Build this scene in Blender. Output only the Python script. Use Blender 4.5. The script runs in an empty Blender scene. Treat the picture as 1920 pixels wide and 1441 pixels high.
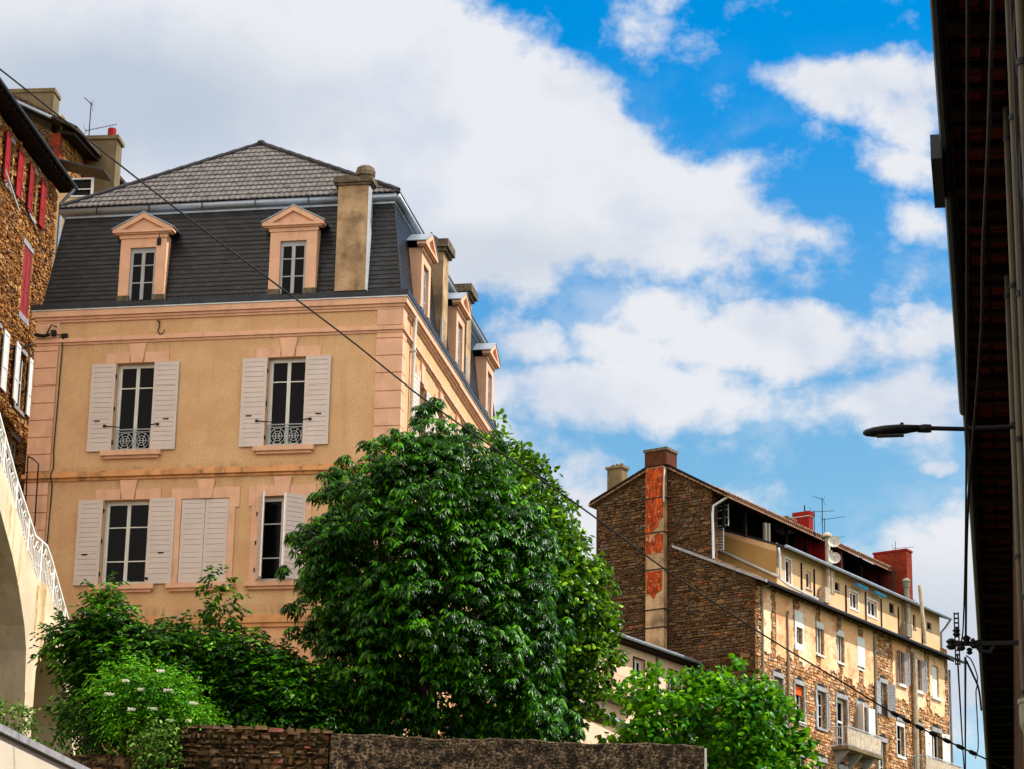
import bpy, bmesh, math, random
import numpy as np
from mathutils import Vector, Matrix
R = math.radians
scn = bpy.context.scene
col = scn.collection
# ------------------------------------------------------------------ camera
PITCH, ROLL, FPX = .3050, .0188, 4966.6
cam = bpy.data.cameras.new('camera'); cam.sensor_width = 36; cam.lens = FPX/1920*36
cam.clip_start = .3; cam.clip_end = 3000
co = bpy.data.objects.new('camera', cam); col.objects.link(co)
cp, sp, cr, sr = math.cos(PITCH), math.sin(PITCH), math.cos(ROLL), math.sin(ROLL)
fw = Vector((0, cp, sp)); up0 = Vector((0, -sp, cp)); rt0 = Vector((1, 0, 0))
rt = cr*rt0+sr*up0; up = -sr*rt0+cr*up0
M = Matrix((rt, up, -fw)).transposed().to_4x4(); M.translation = (0, 0, 1.6)
co.matrix_world = M
scn.camera = co
# ------------------------------------------------------------------ world
SUN_AZ = R(-4)      # direction towards the sun, measured from +X to +Y
SUN_EL = R(53)
w = bpy.data.worlds.new('World'); scn.world = w; w.use_nodes = True

class G:
    def __init__(s, nt): s.t = nt
    def n(s, kind, props=None, **inp):
        nd = s.t.nodes.new('ShaderNode'+kind)
        for k, v in (props or {}).items(): setattr(nd, k, v)
        for k, v in inp.items():
            k2 = int(k[1:]) if k[0] == '_' else k.replace('_', ' ')
            if isinstance(v, bpy.types.NodeSocket): s.t.links.new(v, nd.inputs[k2])
            elif v is not None:
                if isinstance(v, (tuple, list)) and len(v) == 3 and nd.inputs[k2].type == 'RGBA': v = (*v, 1)
                nd.inputs[k2].default_value = v
        return nd
    def m(s, op, a, b=None, c=None, clamp=False):
        nd = s.t.nodes.new('ShaderNodeMath'); nd.operation = op; nd.use_clamp = clamp
        for i, v in enumerate((a, b, c)):
            if v is None: continue
            if isinstance(v, bpy.types.NodeSocket): s.t.links.new(v, nd.inputs[i])
            else: nd.inputs[i].default_value = v
        return nd.outputs[0]
    def mix(s, f, a, b, bt='MIX'):
        nd = s.t.nodes.new('ShaderNodeMix'); nd.data_type = 'RGBA'; nd.blend_type = bt
        for i, v in ((0, f), (6, a), (7, b)):
            if isinstance(v, bpy.types.NodeSocket): s.t.links.new(v, nd.inputs[i])
            else: nd.inputs[i].default_value = (*v, 1) if isinstance(v, (tuple, list)) and len(v) == 3 else v
        return nd.outputs[2]
    def ramp(s, f, stops, interp='LINEAR'):
        nd = s.t.nodes.new('ShaderNodeValToRGB'); cr_ = nd.color_ramp; cr_.interpolation = interp
        while len(cr_.elements) < len(stops): cr_.elements.new(.5)
        for e, (p, c) in zip(cr_.elements, stops):
            e.position = p; e.color = (c, c, c, 1) if isinstance(c, (int, float)) else (*c, 1)
        s.t.links.new(f, nd.inputs[0]); return nd.outputs[0]
    def ss(s, x, lo, hi, a=0., b=1.):
        nd = s.n('MapRange', dict(interpolation_type='SMOOTHSTEP'), Value=x, From_Min=lo, From_Max=hi, To_Min=a, To_Max=b)
        return nd.outputs[0]

def build_sky():
    g = G(w.node_tree); nt = w.node_tree; bg = nt.nodes['Background']
    sky = g.n('TexSky', dict(sky_type='NISHITA', sun_disc=False, sun_elevation=SUN_EL, sun_rotation=R(90)-SUN_AZ, altitude=400, air_density=1.0, dust_density=.6, ozone_density=2.5))
    tc = g.n('TexCoord').outputs['Generated']
    sx = g.n('SeparateXYZ', Vector=tc)
    X, Y, Zc = sx.outputs
    az = g.m('ARCTAN2', X, Y); el = g.m('ARCSINE', Zc)
    uv = g.n('CombineXYZ', X=az, Y=el).outputs[0]
    wn = g.n('TexNoise', dict(noise_dimensions='2D'), Vector=uv, Scale=30., Detail=4., Roughness=.6)
    off = g.n('VectorMath', dict(operation='MULTIPLY_ADD'), _0=wn.outputs['Color'], _1=(.016, .012, 0), _2=(-.008, -.006, 0)).outputs[0]
    uvw = g.n('VectorMath', dict(operation='ADD'), _0=uv, _1=off).outputs[0]
    wa, we = g.n('SeparateXYZ', Vector=uvw).outputs[:2]
    # the great cloud: below one slanting edge and above another (azimuth / elevation in radians)
    upper = g.m('SUBTRACT', g.m('MULTIPLY_ADD', wa, -.600, .450), we)
    lower = g.m('SUBTRACT', we, g.m('MULTIPLY_ADD', wa, .150, .330))
    d = g.m('MINIMUM', g.m('MULTIPLY', upper, 34.), g.m('MULTIPLY', lower, 42.)); d = g.m('MINIMUM', d, 1.5)
    banks = [(.142, .417, .050, .017, -.05, .98), (.160, .402, .028, .022, -.4, .9), (.155, .386, .034, .013, -.35, .85), (.118, .363, .034, .012, -.25, .9), (.163, .364, .026, .010, -.4, .62), (.105, .374, .03, .007, -.3, .5),
             (.103, .320, .100, .017, -.03, 1.25), (.057, .330, .036, .018, -.2, 1.05), (.165, .322, .03, .012, 0, .9), (.047, .301, .078, .017, .0, 1.2), (.006, .321, .026, .014, -.2, .75),
             (.150, .300, .055, .019, .05, 1.), (.176, .231, .072, .036, .25, 1.4), (.19, .205, .08, .04, 0, 1.1), (.028, .252, .036, .032, 0, 1.1), (.085, .261, .04, .010, 0, .62), (.168, .273, .012, .004, 0, .6),
             (.03, .20, .06, .04, 0, .9), (-.1, .27, .14, .07, 0, 1.2), (.045, .442, .05, .02, -.3, .25)]
    for (a, e, wx, hy, rot, wt) in banks:
        mp = g.n('Mapping', dict(vector_type='TEXTURE'), Vector=uvw, Location=(a, e, 0), Rotation=(0, 0, rot), Scale=(wx, hy, 1))
        gr = g.n('TexGradient', dict(gradient_type='SPHERICAL'), Vector=mp.outputs[0]).outputs['Fac']
        d = g.m('MAXIMUM', d, g.m('MULTIPLY', g.m('POWER', gr, .8), wt))
    # the rest of the sky: broken cloud everywhere else
    inv = g.n('TexGradient', dict(gradient_type='SPHERICAL'), Vector=g.n('Mapping', dict(vector_type='TEXTURE'), Vector=uv, Location=(0, .3, 0), Scale=(.62, .5, 1)).outputs[0]).outputs['Fac']
    big = g.n('TexNoise', Vector=tc, Scale=2.3, Detail=4., Roughness=.55).outputs['Fac']
    oth = g.m('MULTIPLY', g.m('SUBTRACT', big, .42), g.m('MULTIPLY', g.ss(inv, .0, .45, 1, 0), 4.5))
    d = g.m('MAXIMUM', d, oth)
    uvs = g.n('VectorMath', dict(operation='MULTIPLY'), _0=uv, _1=(1., 1.35, 1.)).outputs[0]
    fb = g.n('TexNoise', dict(noise_dimensions='2D'), Vector=uvs, Scale=27., Detail=12., Roughness=.60, Distortion=0.).outputs['Fac']
    dens = g.m('ADD', d, g.m('MULTIPLY', g.m('SUBTRACT', fb, .5), 1.75))
    alpha = g.ss(dens, .06, .74)
    thin = g.n('TexNoise', dict(noise_dimensions='2D'), Vector=uvs, Scale=13., Detail=8., Roughness=.62).outputs['Fac']
    veil = g.m('MULTIPLY', g.ss(thin, .46, .75, 0, .45), g.ss(el, .44, .36))
    alpha = g.m('MAXIMUM', alpha, veil)
    lit = g.n('TexNoise', dict(noise_dimensions='2D'), Vector=g.n('VectorMath', dict(operation='ADD'), _0=uvs, _1=(3.1, 7.3, 0)).outputs[0], Scale=13., Detail=5., Roughness=.5).outputs['Fac']
    lf = g.ss(g.m('ADD', lit, g.m('MULTIPLY', g.m('SUBTRACT', fb, .5), .35)), .30, .60)
    cc = g.mix(lf, (6.1, 6.6, 7.6), (7.6, 7.75, 8.15))
    # thin edges of the clouds are a little darker and bluer, thick middles white
    for (a, e, wx, hy, am) in ((-.165, .405, .13, .040, .9), (-.02, .352, .10, .022, .55), (.16, .21, .08, .04, .6)):
        lgr = g.n('TexGradient', dict(gradient_type='SPHERICAL'), Vector=g.n('Mapping', dict(vector_type='TEXTURE'), Vector=uvw, Location=(a, e, 0), Scale=(wx, hy, 1)).outputs[0]).outputs['Fac']
        cc = g.mix(g.m('MULTIPLY', g.ss(lgr, 0, .8), am), cc, (4.6, 5.35, 6.4))
    ctr = g.n('TexGradient', dict(gradient_type='SPHERICAL'), Vector=g.n('Mapping', dict(vector_type='TEXTURE'), Vector=uv, Location=(0, .3, 0), Scale=(.75, .6, 1)).outputs[0]).outputs['Fac']
    cc = g.mix(1., cc, g.mix(g.ss(ctr, 0, .5), (2.55, 2.28, 1.85), (1., 1., 1.)), 'MULTIPLY')      # cloud out of view brightened and warmed to lift the fill light
    t1 = g.mix(g.ss(el, .24, .44), (1.15, 1.6, 1.48), (.0, 1.25, 1.85))
    tint = g.mix(g.ss(el, .5, .9), t1, (.9, 1., 1.05))
    base = g.mix(1., sky.outputs[0], tint, 'MULTIPLY')
    res = g.mix(alpha, base, cc)
    nt.links.new(res, bg.inputs['Color']); bg.inputs['Strength'].default_value = .08
build_sky()
sun = bpy.data.lights.new('sun', 'SUN'); sun.energy = 5.0; sun.angle = R(.5); sun.color = (1, .95, .87)
so = bpy.data.objects.new('sun', sun); col.objects.link(so)
sd = Vector((math.cos(SUN_AZ)*math.cos(SUN_EL), math.sin(SUN_AZ)*math.cos(SUN_EL), math.sin(SUN_EL)))
so.rotation_euler = sd.to_track_quat('Z', 'Y').to_euler(); so.location = sd*120
scn.view_settings.view_transform = 'Standard'; scn.view_settings.look = 'None'
scn.view_settings.exposure = 0.45; scn.view_settings.gamma = 1
scn.render.engine = 'CYCLES'
scn.cycles.max_bounces = 6

# ------------------------------------------------------------------ materials
def newmat(name):
    m = bpy.data.materials.new(name); m.use_nodes = True
    nt = m.node_tree; return m, G(nt), nt.nodes['Principled BSDF'], nt
def setb(nt, b, **k):
    k.setdefault('Specular_IOR_Level', .10 if not k.get('Metallic') else .4)
    for n, v in k.items():
        n = n.replace('_', ' ')
        if isinstance(v, bpy.types.NodeSocket): nt.links.new(v, b.inputs[n])
        else: b.inputs[n].default_value = (*v, 1) if isinstance(v, (tuple, list)) and len(v) == 3 and b.inputs[n].type == 'RGBA' else v
def bump(g, h, st, dist): return g.n('Bump', Strength=st, Distance=dist, Height=h).outputs[0]

def plain(name, c, rough=.7, var=.15, scale=3., bmp=0., metal=0., grime=0., gcol=(.05, .045, .04), fine=0.):
    m, g, b, nt = newmat(name)
    tc = g.n('TexCoord').outputs['Object']
    n1 = g.n('TexNoise', Vector=tc, Scale=scale, Detail=5., Roughness=.6).outputs['Fac']
    c1 = tuple(x*(1-var) for x in c); c2 = tuple(min(1, x*(1+var)) for x in c)
    colr = g.mix(g.ss(n1, .3, .7), c1, c2)
    if grime:
        st = g.n('Mapping', Vector=tc, Scale=(1.6, 1.6, .35)).outputs[0]
        n2 = g.n('TexNoise', Vector=st, Scale=scale*1.3, Detail=6., Roughness=.65).outputs['Fac']
        colr = g.mix(g.ss(n2, .48, .70, 0, grime), colr, gcol)
    setb(nt, b, Base_Color=colr, Roughness=rough, Metallic=metal)
    if bmp: setb(nt, b, Normal=bump(g, g.n('TexNoise', Vector=tc, Scale=fine or scale*6, Detail=4.).outputs['Fac'], bmp, .01))
    return m

def plaster(name, c, c2, bmp=.5, joints=None, bandz=(), stain=.35):
    m, g, b, nt = newmat(name)
    uv = g.n('TexCoord').outputs['UV']; tc = g.n('TexCoord').outputs['Object']
    n1 = g.n('TexNoise', Vector=tc, Scale=1.1, Detail=6., Roughness=.62).outputs['Fac']
    n2 = g.n('TexNoise', Vector=tc, Scale=26., Detail=5., Roughness=.7).outputs['Fac']
    n3 = g.n('TexNoise', Vector=g.n('Mapping', Vector=tc, Scale=(2.5, 2.5, .3)).outputs[0], Scale=1.2, Detail=6., Roughness=.7).outputs['Fac']
    base = g.mix(g.ss(n1, .35, .68), c, c2)
    n4 = g.n('TexNoise', Vector=tc, Scale=3.4, Detail=7., Roughness=.7).outputs['Fac']
    base = g.mix(g.ss(n4, .42, .62, 0, .28), base, (min(1, c[0]*1.12), c[1]*.96, c[2]*1.1))
    base = g.mix(g.ss(n2, .38, .62, .0, .42), base, tuple(x*.55 for x in c))
    base = g.mix(g.ss(n3, .5, .78, 0, stain), base, tuple(x*.5 for x in c))
    h = g.m('ADD', g.m('MULTIPLY', n2, .8), g.m('MULTIPLY', n1, .3))
    vz = g.n('SeparateXYZ', Vector=uv).outputs[1]
    for (z0, hgt, amt) in bandz:      # dirt washed down below / lying above a moulding
        k = g.m('MULTIPLY', g.m('SUBTRACT', 1., g.m('DIVIDE', g.m('ABSOLUTE', g.m('SUBTRACT', vz, z0)), hgt), clamp=True), amt)
        k = g.m('MULTIPLY', g.m('MULTIPLY', k, g.ss(n3, .35, .65)), g.ss(n1, .38, .62), clamp=True)
        base = g.mix(k, base, (.10, .075, .045))
    if joints:
        bk = g.n('TexBrick', dict(offset=.5), Vector=uv, Color1=(1, 1, 1), Color2=(.93, .93, .93), Mortar=(.45, .4, .38), Scale=1., Mortar_Size=.006, Brick_Width=joints[0], Row_Height=joints[1])
        base = g.mix(1., base, bk.outputs['Color'], 'MULTIPLY')
        h = g.m('SUBTRACT', h, g.m('MULTIPLY', bk.outputs['Fac'], 2.))
    setb(nt, b, Base_Color=base, Roughness=.88, Normal=bump(g, h, bmp, .02))
    return m

def stone(name, pal, mortar, sx=.30, sy=.17, mw=.10, bmp=.8, patch=None, dark=.0, moss=0., spk=.85):
    """rubble masonry; pal = ramp stops; patch = (colour, node builder) for render left on parts of it"""
    m, g, b, nt = newmat(name)
    uv = g.n('TexCoord').outputs['UV']
    w1 = g.n('TexNoise', Vector=uv, Scale=2.6, Detail=6., Roughness=.7).outputs['Color']
    wv = g.n('VectorMath', dict(operation='MULTIPLY_ADD'), _0=w1, _1=(.36, .20, 0), _2=uv).outputs[0]
    sc = g.n('VectorMath', dict(operation='MULTIPLY'), _0=wv, _1=(1/sx, 1/sy, 1)).outputs[0]
    vo = g.n('TexVoronoi', dict(voronoi_dimensions='2D', feature='F1', distance='CHEBYCHEV'), Vector=sc, Scale=1., Randomness=.85)
    v2 = g.n('TexVoronoi', dict(voronoi_dimensions='2D', feature='F2', distance='CHEBYCHEV'), Vector=sc, Scale=1., Randomness=.85)
    gap = g.m('SUBTRACT', v2.outputs['Distance'], vo.outputs['Distance'])
    rnd = g.n('SeparateColor', Color=vo.outputs['Color'])
    c = g.ramp(rnd.outputs[0], pal)
    fn = g.n('TexNoise', Vector=uv, Scale=14., Detail=8., Roughness=.78).outputs['Fac']
    mid_ = g.n('TexNoise', Vector=uv, Scale=4.5, Detail=6., Roughness=.7).outputs['Fac']
    c = g.mix(g.m('MULTIPLY', rnd.outputs[1], .3), c, (.30, .2, .1))
    c = g.mix(g.ss(fn, .50, .70, .0, spk), c, (0.022, .013, .009))
    hi = g.n('TexNoise', Vector=g.n('VectorMath', dict(operation='ADD'), _0=uv, _1=(5.3, 9.1, 0)).outputs[0], Scale=11., Detail=8., Roughness=.8).outputs['Fac']
    c = g.mix(g.ss(hi, .56, .72, .0, .65), c, tuple(min(1, x*1.5) for x in mortar))
    mm = g.ss(g.m('ADD', gap, g.m('MULTIPLY', g.m('SUBTRACT', fn, .5), .5)), mw*.2, mw*1.3)
    # joints: pointed light in places, open and dark in others
    jc = g.mix(g.ss(mid_, .40, .60), (.018, .011, .007), mortar)
    c = g.mix(mm, jc, c)
    bign = g.n('TexNoise', Vector=uv, Scale=.55, Detail=4., Roughness=.6).outputs['Fac']
    c = g.mix(g.ss(bign, .35, .7, 0, dark), c, (.03, .022, .016))
    if moss: c = g.mix(g.m('MULTIPLY', g.ss(g.n('TexNoise', Vector=uv, Scale=1.7, Detail=6.).outputs['Fac'], .55, .68), moss), c, (.07, .10, .02))
    h = g.m('ADD', mm, g.m('MULTIPLY', fn, .8))
    h = g.m('ADD', h, g.m('ADD', g.m('MULTIPLY', rnd.outputs[2], 1.1), g.m('MULTIPLY', mid_, 1.2)))
    if patch:
        pm, pcol = patch(g, uv, fn, bign)
        c = g.mix(pm, c, pcol); h = g.mix(pm, h, g.m('MULTIPLY', fn, .5))
    setb(nt, b, Base_Color=c, Roughness=.92, Normal=bump(g, h, bmp, .035))
    return m

def bricky(name, c1, c2, mortar, bw=.22, rh=.065, ms=.008, rough=.8, bmp=.4, dirt=.4, off=.5, fine=False):
    m, g, b, nt = newmat(name)
    uv = g.n('TexCoord').outputs['UV']
    wv = g.n('VectorMath', dict(operation='MULTIPLY_ADD'), _0=g.n('TexNoise', Vector=uv, Scale=6.).outputs['Color'], _1=(.012, .012, 0), _2=uv).outputs[0]
    bk = g.n('TexBrick', dict(offset=off), Vector=wv, Color1=c1, Color2=c2, Mortar=mortar, Scale=1., Mortar_Size=ms, Brick_Width=bw, Row_Height=rh, Bias=0.)
    n = g.n('TexNoise', Vector=uv, Scale=2.2, Detail=7., Roughness=.68).outputs['Fac']
    c = g.mix(g.ss(n, .42, .72, 0, dirt), bk.outputs['Color'], tuple(x*.25 for x in c1))
    if fine:
        nf = g.n('TexNoise', Vector=g.n('Mapping', Vector=uv, Scale=(4., .8, 1)).outputs[0], Scale=3., Detail=7., Roughness=.7).outputs['Fac']
        c = g.mix(g.ss(nf, .46, .62, 0, .8), c, (.07, .022, .012)); c = g.mix(g.ss(g.n('TexNoise', Vector=uv, Scale=4.2, Detail=6., Roughness=.7).outputs['Fac'], .56, .64, 0, .8), c, (.55, .36, .2))
    h = g.m('SUBTRACT', g.m('MULTIPLY', n, .5), bk.outputs['Fac'])
    setb(nt, b, Base_Color=c, Roughness=rough, Normal=bump(g, h, bmp, .012))
    return m

def foliage(name, dark, light, tip, rough=.38, trans=.25):
    m, g, b, nt = newmat(name)
    rnd = g.n('NewGeometry').outputs['Random Per Island']
    n = g.n('TexNoise', Vector=g.n('TexCoord').outputs['Object'], Scale=1.1, Detail=4., Roughness=.65).outputs['Fac']
    f = g.m('ADD', g.m('MULTIPLY', rnd, .62), g.m('MULTIPLY', g.m('SUBTRACT', n, .27), 1.1))
    c = g.ramp(f, [(.24, dark), (.66, light), (.97, tip)])
    setb(nt, b, Base_Color=c, Roughness=rough)
    b.inputs['Specular IOR Level'].default_value = .12
    tr = g.n('BsdfTranslucent', Color=g.mix(.5, c, tip))
    mx = g.n('MixShader', Fac=trans); nt.links.new(b.outputs[0], mx.inputs[1]); nt.links.new(tr.outputs[0], mx.inputs[2])
    nt.links.new(mx.outputs[0], nt.nodes['Material Output'].inputs[0])
    return m

def glassmat(name, c=(.002, .002, .0025), rough=.08):
    m, g, b, nt = newmat(name)
    n = g.n('TexNoise', Vector=g.n('TexCoord').outputs['Object'], Scale=.8, Detail=2.).outputs['Fac']
    setb(nt, b, Base_Color=c, Roughness=rough, Specular_IOR_Level=.07, Normal=bump(g, n, .15, .02))
    return m

def slate_mat():
    m, g, b, nt = newmat('slate')
    uv = g.n('TexCoord').outputs['UV']
    bk = g.n('TexBrick', dict(offset=.5), Vector=uv, Color1=(.006, .006, .008), Color2=(.021, .021, .028), Mortar=(.003, .003, .004), Scale=1., Mortar_Size=.007, Brick_Width=.22, Row_Height=.13, Bias=-.1)
    n = g.n('TexNoise', Vector=uv, Scale=1.4, Detail=6., Roughness=.65).outputs['Fac']
    n2 = g.n('TexNoise', Vector=uv, Scale=30., Detail=3.).outputs['Fac']
    c = g.mix(g.ss(n, .5, .75, 0, .6), bk.outputs['Color'], (.03, .028, .016))
    v = g.n('SeparateXYZ', Vector=uv).outputs[1]
    saw = g.m('FRACT', g.m('DIVIDE', v, .13))
    h = g.m('ADD', g.m('MULTIPLY', saw, -1.), g.m('MULTIPLY', n2, .25))
    h = g.m('SUBTRACT', h, g.m('MULTIPLY', bk.outputs['Fac'], .6))
    setb(nt, b, Base_Color=c, Roughness=.42, Specular_IOR_Level=.3, Normal=bump(g, h, .7, .018))
    return m

YP = dict(c=(.55, .345, .165), c2=(.66, .44, .23))
M_ = dict(
    yplaster=plaster('ochre_plaster', (.64, .38, .19), (.73, .475, .255), .7, bandz=((23.05, .30, .3), (19.35, .35, .35), (19.72, .12, .5), (15.92, .22, .8), (16.55, .25, .25))),
    peach=plain('peach_render', (.70, .40, .26), .8, .08, 2.2, .15, grime=.22, gcol=(.30, .17, .09)),
    peachdirty=plain('stained_peach_moulding', (.64, .31, .13), .85, .14, 1.6, .2, grime=.75, gcol=(.13, .09, .05)),
    ashlar=plaster('peach_ashlar', (.76, .40, .20), (.82, .46, .25), .2, joints=(1.35, .31), stain=.2),
    slate=slate_mat(),
    tile=plain('grey_roof_tile', (.112, .102, .098), .6, .35, 5., .3, grime=.3, gcol=(.05, .05, .045)),
    ridge=plain('dark_ridge_tile', (.035, .033, .038), .5, .3, 4., .2),
    zinc=plain('zinc', (.30, .34, .40), .38, .12, 2., .05, metal=.45),
    blackzinc=plain('blackened_zinc', (.035, .038, .045), .45, .2, 3., .05, metal=.3),
    whitezinc=plain('pale_zinc_edge', (.5, .53, .56), .4, .1, 3., 0, metal=.3),
    shutter=plain('white_shutter_paint', (.60, .50, .455), .55, .04, 2., .05, grime=.10, gcol=(.45, .42, .38)),
    gap=plain('shutter_gap', (.20, .19, .19), .8, .1, 2.),
    wframe=plain('white_window_frame', (.66, .63, .58), .5, .05, 3.),
    dframe=plain('grey_window_frame', (.36, .36, .38), .5, .08, 3.),
    glass=glassmat('window_glass'),
    cglass=glassmat('curtained_glass', (.08, .08, .085), .12),
    iron=plain('grey_iron', (.42, .44, .46), .5, .15, 8., 0),
    black=plain('black_metal', (.015, .015, .017), .5, .2, 8., 0),
    cable=plain('black_cable', (.022, .022, .022), .6, .2, 5., 0),
    chim=plaster('weathered_chimney_render', (.60, .40, .22), (.17, .11, .06), 1., stain=1.0, bandz=((26.4, .5, .9), (24.3, .5, .9), (25.5, .5, .6))),
    chimcap=plain('lichened_cap_stone', (.13, .10, .065), .9, .45, 6., .6, grime=.7, gcol=(.03, .028, .02)),
    grey=plain('grey_concrete', (.17, .125, .07), .9, .18, 2., .3, grime=.5),
    cream=plain('cream_concrete', (.62, .50, .345), .85, .14, 1.0, .3, grime=.6, gcol=(.38, .22, .06)),
    creamwall=plain('cream_parapet_render', (.60, .51, .39), .85, .05, 1.5, .2, grime=.15, gcol=(.55, .45, .3)),
    olive=plaster('ochre_attic_render', (.40, .25, .085), (.45, .30, .12), .3, stain=.4),
    attic=plaster('cream_attic_render', (.66, .42, .22), (.72, .50, .29), .25, stain=.25),
    damp=plain('rusty_damp', (.52, .34, .13), .85, .3, 6., .1),
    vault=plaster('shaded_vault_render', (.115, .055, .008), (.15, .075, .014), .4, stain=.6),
    pinkwall=plaster('pink_house_render', (.78, .50, .34), (.84, .60, .44), .25, stain=.2),
    whiterail=plain('white_railing_paint', (.85, .83, .78), .5, .05, 5., 0),
    redpaint=plain('red_shutter_paint', (.26, .008, .003), .5, .25, 2., .1, grime=.35, gcol=(.22, .03, .02)),
    darkred=plain('faded_red_shutter_paint', (.26, .025, .022), .55, .15, 2., .1),
    wornwhite=plain('worn_white_paint', (.74, .73, .70), .6, .08, 4., .1, grime=.25, gcol=(.3, .28, .25)),
    greyshut=plain('grey_shutter_paint', (.30, .29, .30), .6, .1, 4., .1),
    redbrick=bricky('red_brick', (.24, .032, .011), (.16, .02, .008), (.13, .03, .018), ms=.004, dirt=.5)
    , shadebrick=bricky('shaded_stained_brick', (.13, .032, .015), (.085, .025, .014), (.05, .03, .02), ms=.006, dirt=.8),  # brick darkened to carry the chimney's shade, with some staining
    redrender=plain('red_chimney_render', (.21, .010, .008), .7, .2, 3., .2, grime=.3, gcol=(.12, .02, .015)),
    orangebrick=bricky('orange_hollow_brick', (.66, .10, .010), (.36, .035, .006), (.16, .04, .02), bw=.17, rh=.42, ms=.010, dirt=.95, fine=True),
    darkrender=plain('dark_red_party_wall', (.10, .018, .012), .85, .3, 2.),
    pot=plain('red_clay_pot', (.24, .008, .010), .5, .15, 4., .1),
    rooftile=bricky('terracotta_roof_tiles', (.42, .21, .13), (.30, .17, .11), (.10, .06, .04), bw=.2, rh=.33, ms=.02, dirt=.5, off=0.),
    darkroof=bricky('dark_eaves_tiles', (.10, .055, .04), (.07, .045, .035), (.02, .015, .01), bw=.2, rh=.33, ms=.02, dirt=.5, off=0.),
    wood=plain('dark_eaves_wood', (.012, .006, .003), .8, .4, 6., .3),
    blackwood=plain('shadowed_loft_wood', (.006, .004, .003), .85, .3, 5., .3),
    lintel=plain('grey_lintel_stone', (.30, .29, .30), .85, .2, 5., .3, grime=.3),
    soffit=bricky('terracotta_soffit_tiles', (.12, .014, .005), (.08, .011, .005), (.006, .003, .002), bw=.42, rh=.26, ms=.03, dirt=.8),
    pipe=plain('grey_drainpipe', (.20, .185, .145), .5, .12, 3., .05, grime=.25),
    dimpipe=plain('dull_olive_drainpipe', (.06, .048, .030), .5, .15, 3., .05, grime=.3),
    stainpipe=plain('stained_cement_pipe', (.42, .35, .25), .6, .2, 4., .05, grime=.6, gcol=(.16, .12, .06)),
    pipelight=plain('pale_drainpipe', (.60, .56, .50), .5, .1, 3., .05, grime=.2),
    awning=plain('blue_awning_cloth', (.05, .32, .62), .7, .1, 6., .1),
    dish=plain('white_dish', (.50, .47, .42), .5, .05, 4.),
    bark=plain('bark', (.10, .075, .05), .9, .3, 9., .6),
    asphalt=plain('asphalt', (.05, .05, .05), .9, .2, 3., .4),
    grass=plain('grassy_earth', (.055, .075, .025), .95, .4, 1.2, .6),
    elderflower=plain('cream_blossom', (.85, .82, .68), .8, .05, 6.),
    pigeon=plain('grey_feathers', (.05, .055, .065), .7, .3, 20., .1),
    reed=plain('cream_reed_screen', (.74, .60, .42), .8, .25, 7., 0, grime=.5, gcol=(.5, .2, .08)),
    orange=plain('orange_paint', (.75, .10, .01), .6, .1, 4.),
)
def stonemat(name, stops, speck=.5, light=(.6, .4, .25), lamt=.35, bmp=1.):
    """stones told apart by a random tone each, with mineral speckle and smears of old lime"""
    m, g, b, nt = newmat(name)
    uv = g.n('TexCoord').outputs['Object']; r = g.n('NewGeometry').outputs['Random Per Island']
    c = g.ramp(r, stops)
    n1 = g.n('TexNoise', Vector=uv, Scale=13., Detail=8., Roughness=.75).outputs['Fac']; n2 = g.n('TexNoise', Vector=uv, Scale=7., Detail=8., Roughness=.75).outputs['Fac']; n3 = g.n('TexNoise', Vector=uv, Scale=.7, Detail=4.).outputs['Fac']
    c = g.mix(g.ss(n1, .48, .68, 0, speck), c, tuple(x*.18 for x in stops[1][1])); c = g.mix(g.ss(n2, .54, .70, 0, lamt), c, light); c = g.mix(g.ss(n3, .4, .68, 0, .35), c, tuple(x*.35 for x in stops[1][1]))
    setb(nt, b, Base_Color=c, Roughness=.9, Normal=bump(g, g.m('ADD', n1, n2), bmp, .03)); return m
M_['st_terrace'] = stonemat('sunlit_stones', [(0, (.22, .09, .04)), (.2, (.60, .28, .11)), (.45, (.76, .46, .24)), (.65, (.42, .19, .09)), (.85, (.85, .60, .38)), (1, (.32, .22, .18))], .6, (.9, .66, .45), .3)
M_['st_gable'] = stonemat('shaded_stones', [(0, (.035, .018, .009)), (.3, (.15, .075, .03)), (.55, (.085, .055, .032)), (.75, (.22, .125, .055)), (.88, (.10, .085, .075)), (.96, (.16, .09, .05)), (1, (.32, .09, .03))], .6, (.46, .33, .22), .5)  # darker copy of the front's stones, shade put into the palette
M_['st_ochre'] = stonemat('ochre_stones', [(0, (.10, .035, .012)), (.22, (.36, .14, .035)), (.45, (.55, .26, .07)), (.65, (.22, .08, .025)), (.85, (.66, .40, .17)), (1, (.10, .07, .065))], .8, (.75, .48, .24), .3)
M_['st_brown'] = stonemat('shaded_brown_stones', [(0, (.03, .012, .005)), (.4, (.12, .05, .016)), (.7, (.07, .038, .02)), (1, (.20, .10, .04))], .5, (.3, .18, .1), .3)  # brown tones carry the shade of the end wall
M_['st_garden'] = stonemat('garden_wall_stones', [(0, (.05, .028, .012)), (.3, (.12, .065, .025)), (.55, (.07, .045, .022)), (.8, (.20, .11, .045)), (.94, (.10, .085, .06)), (1, (.30, .06, .035))], .55, (.42, .32, .2), .4)
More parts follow.
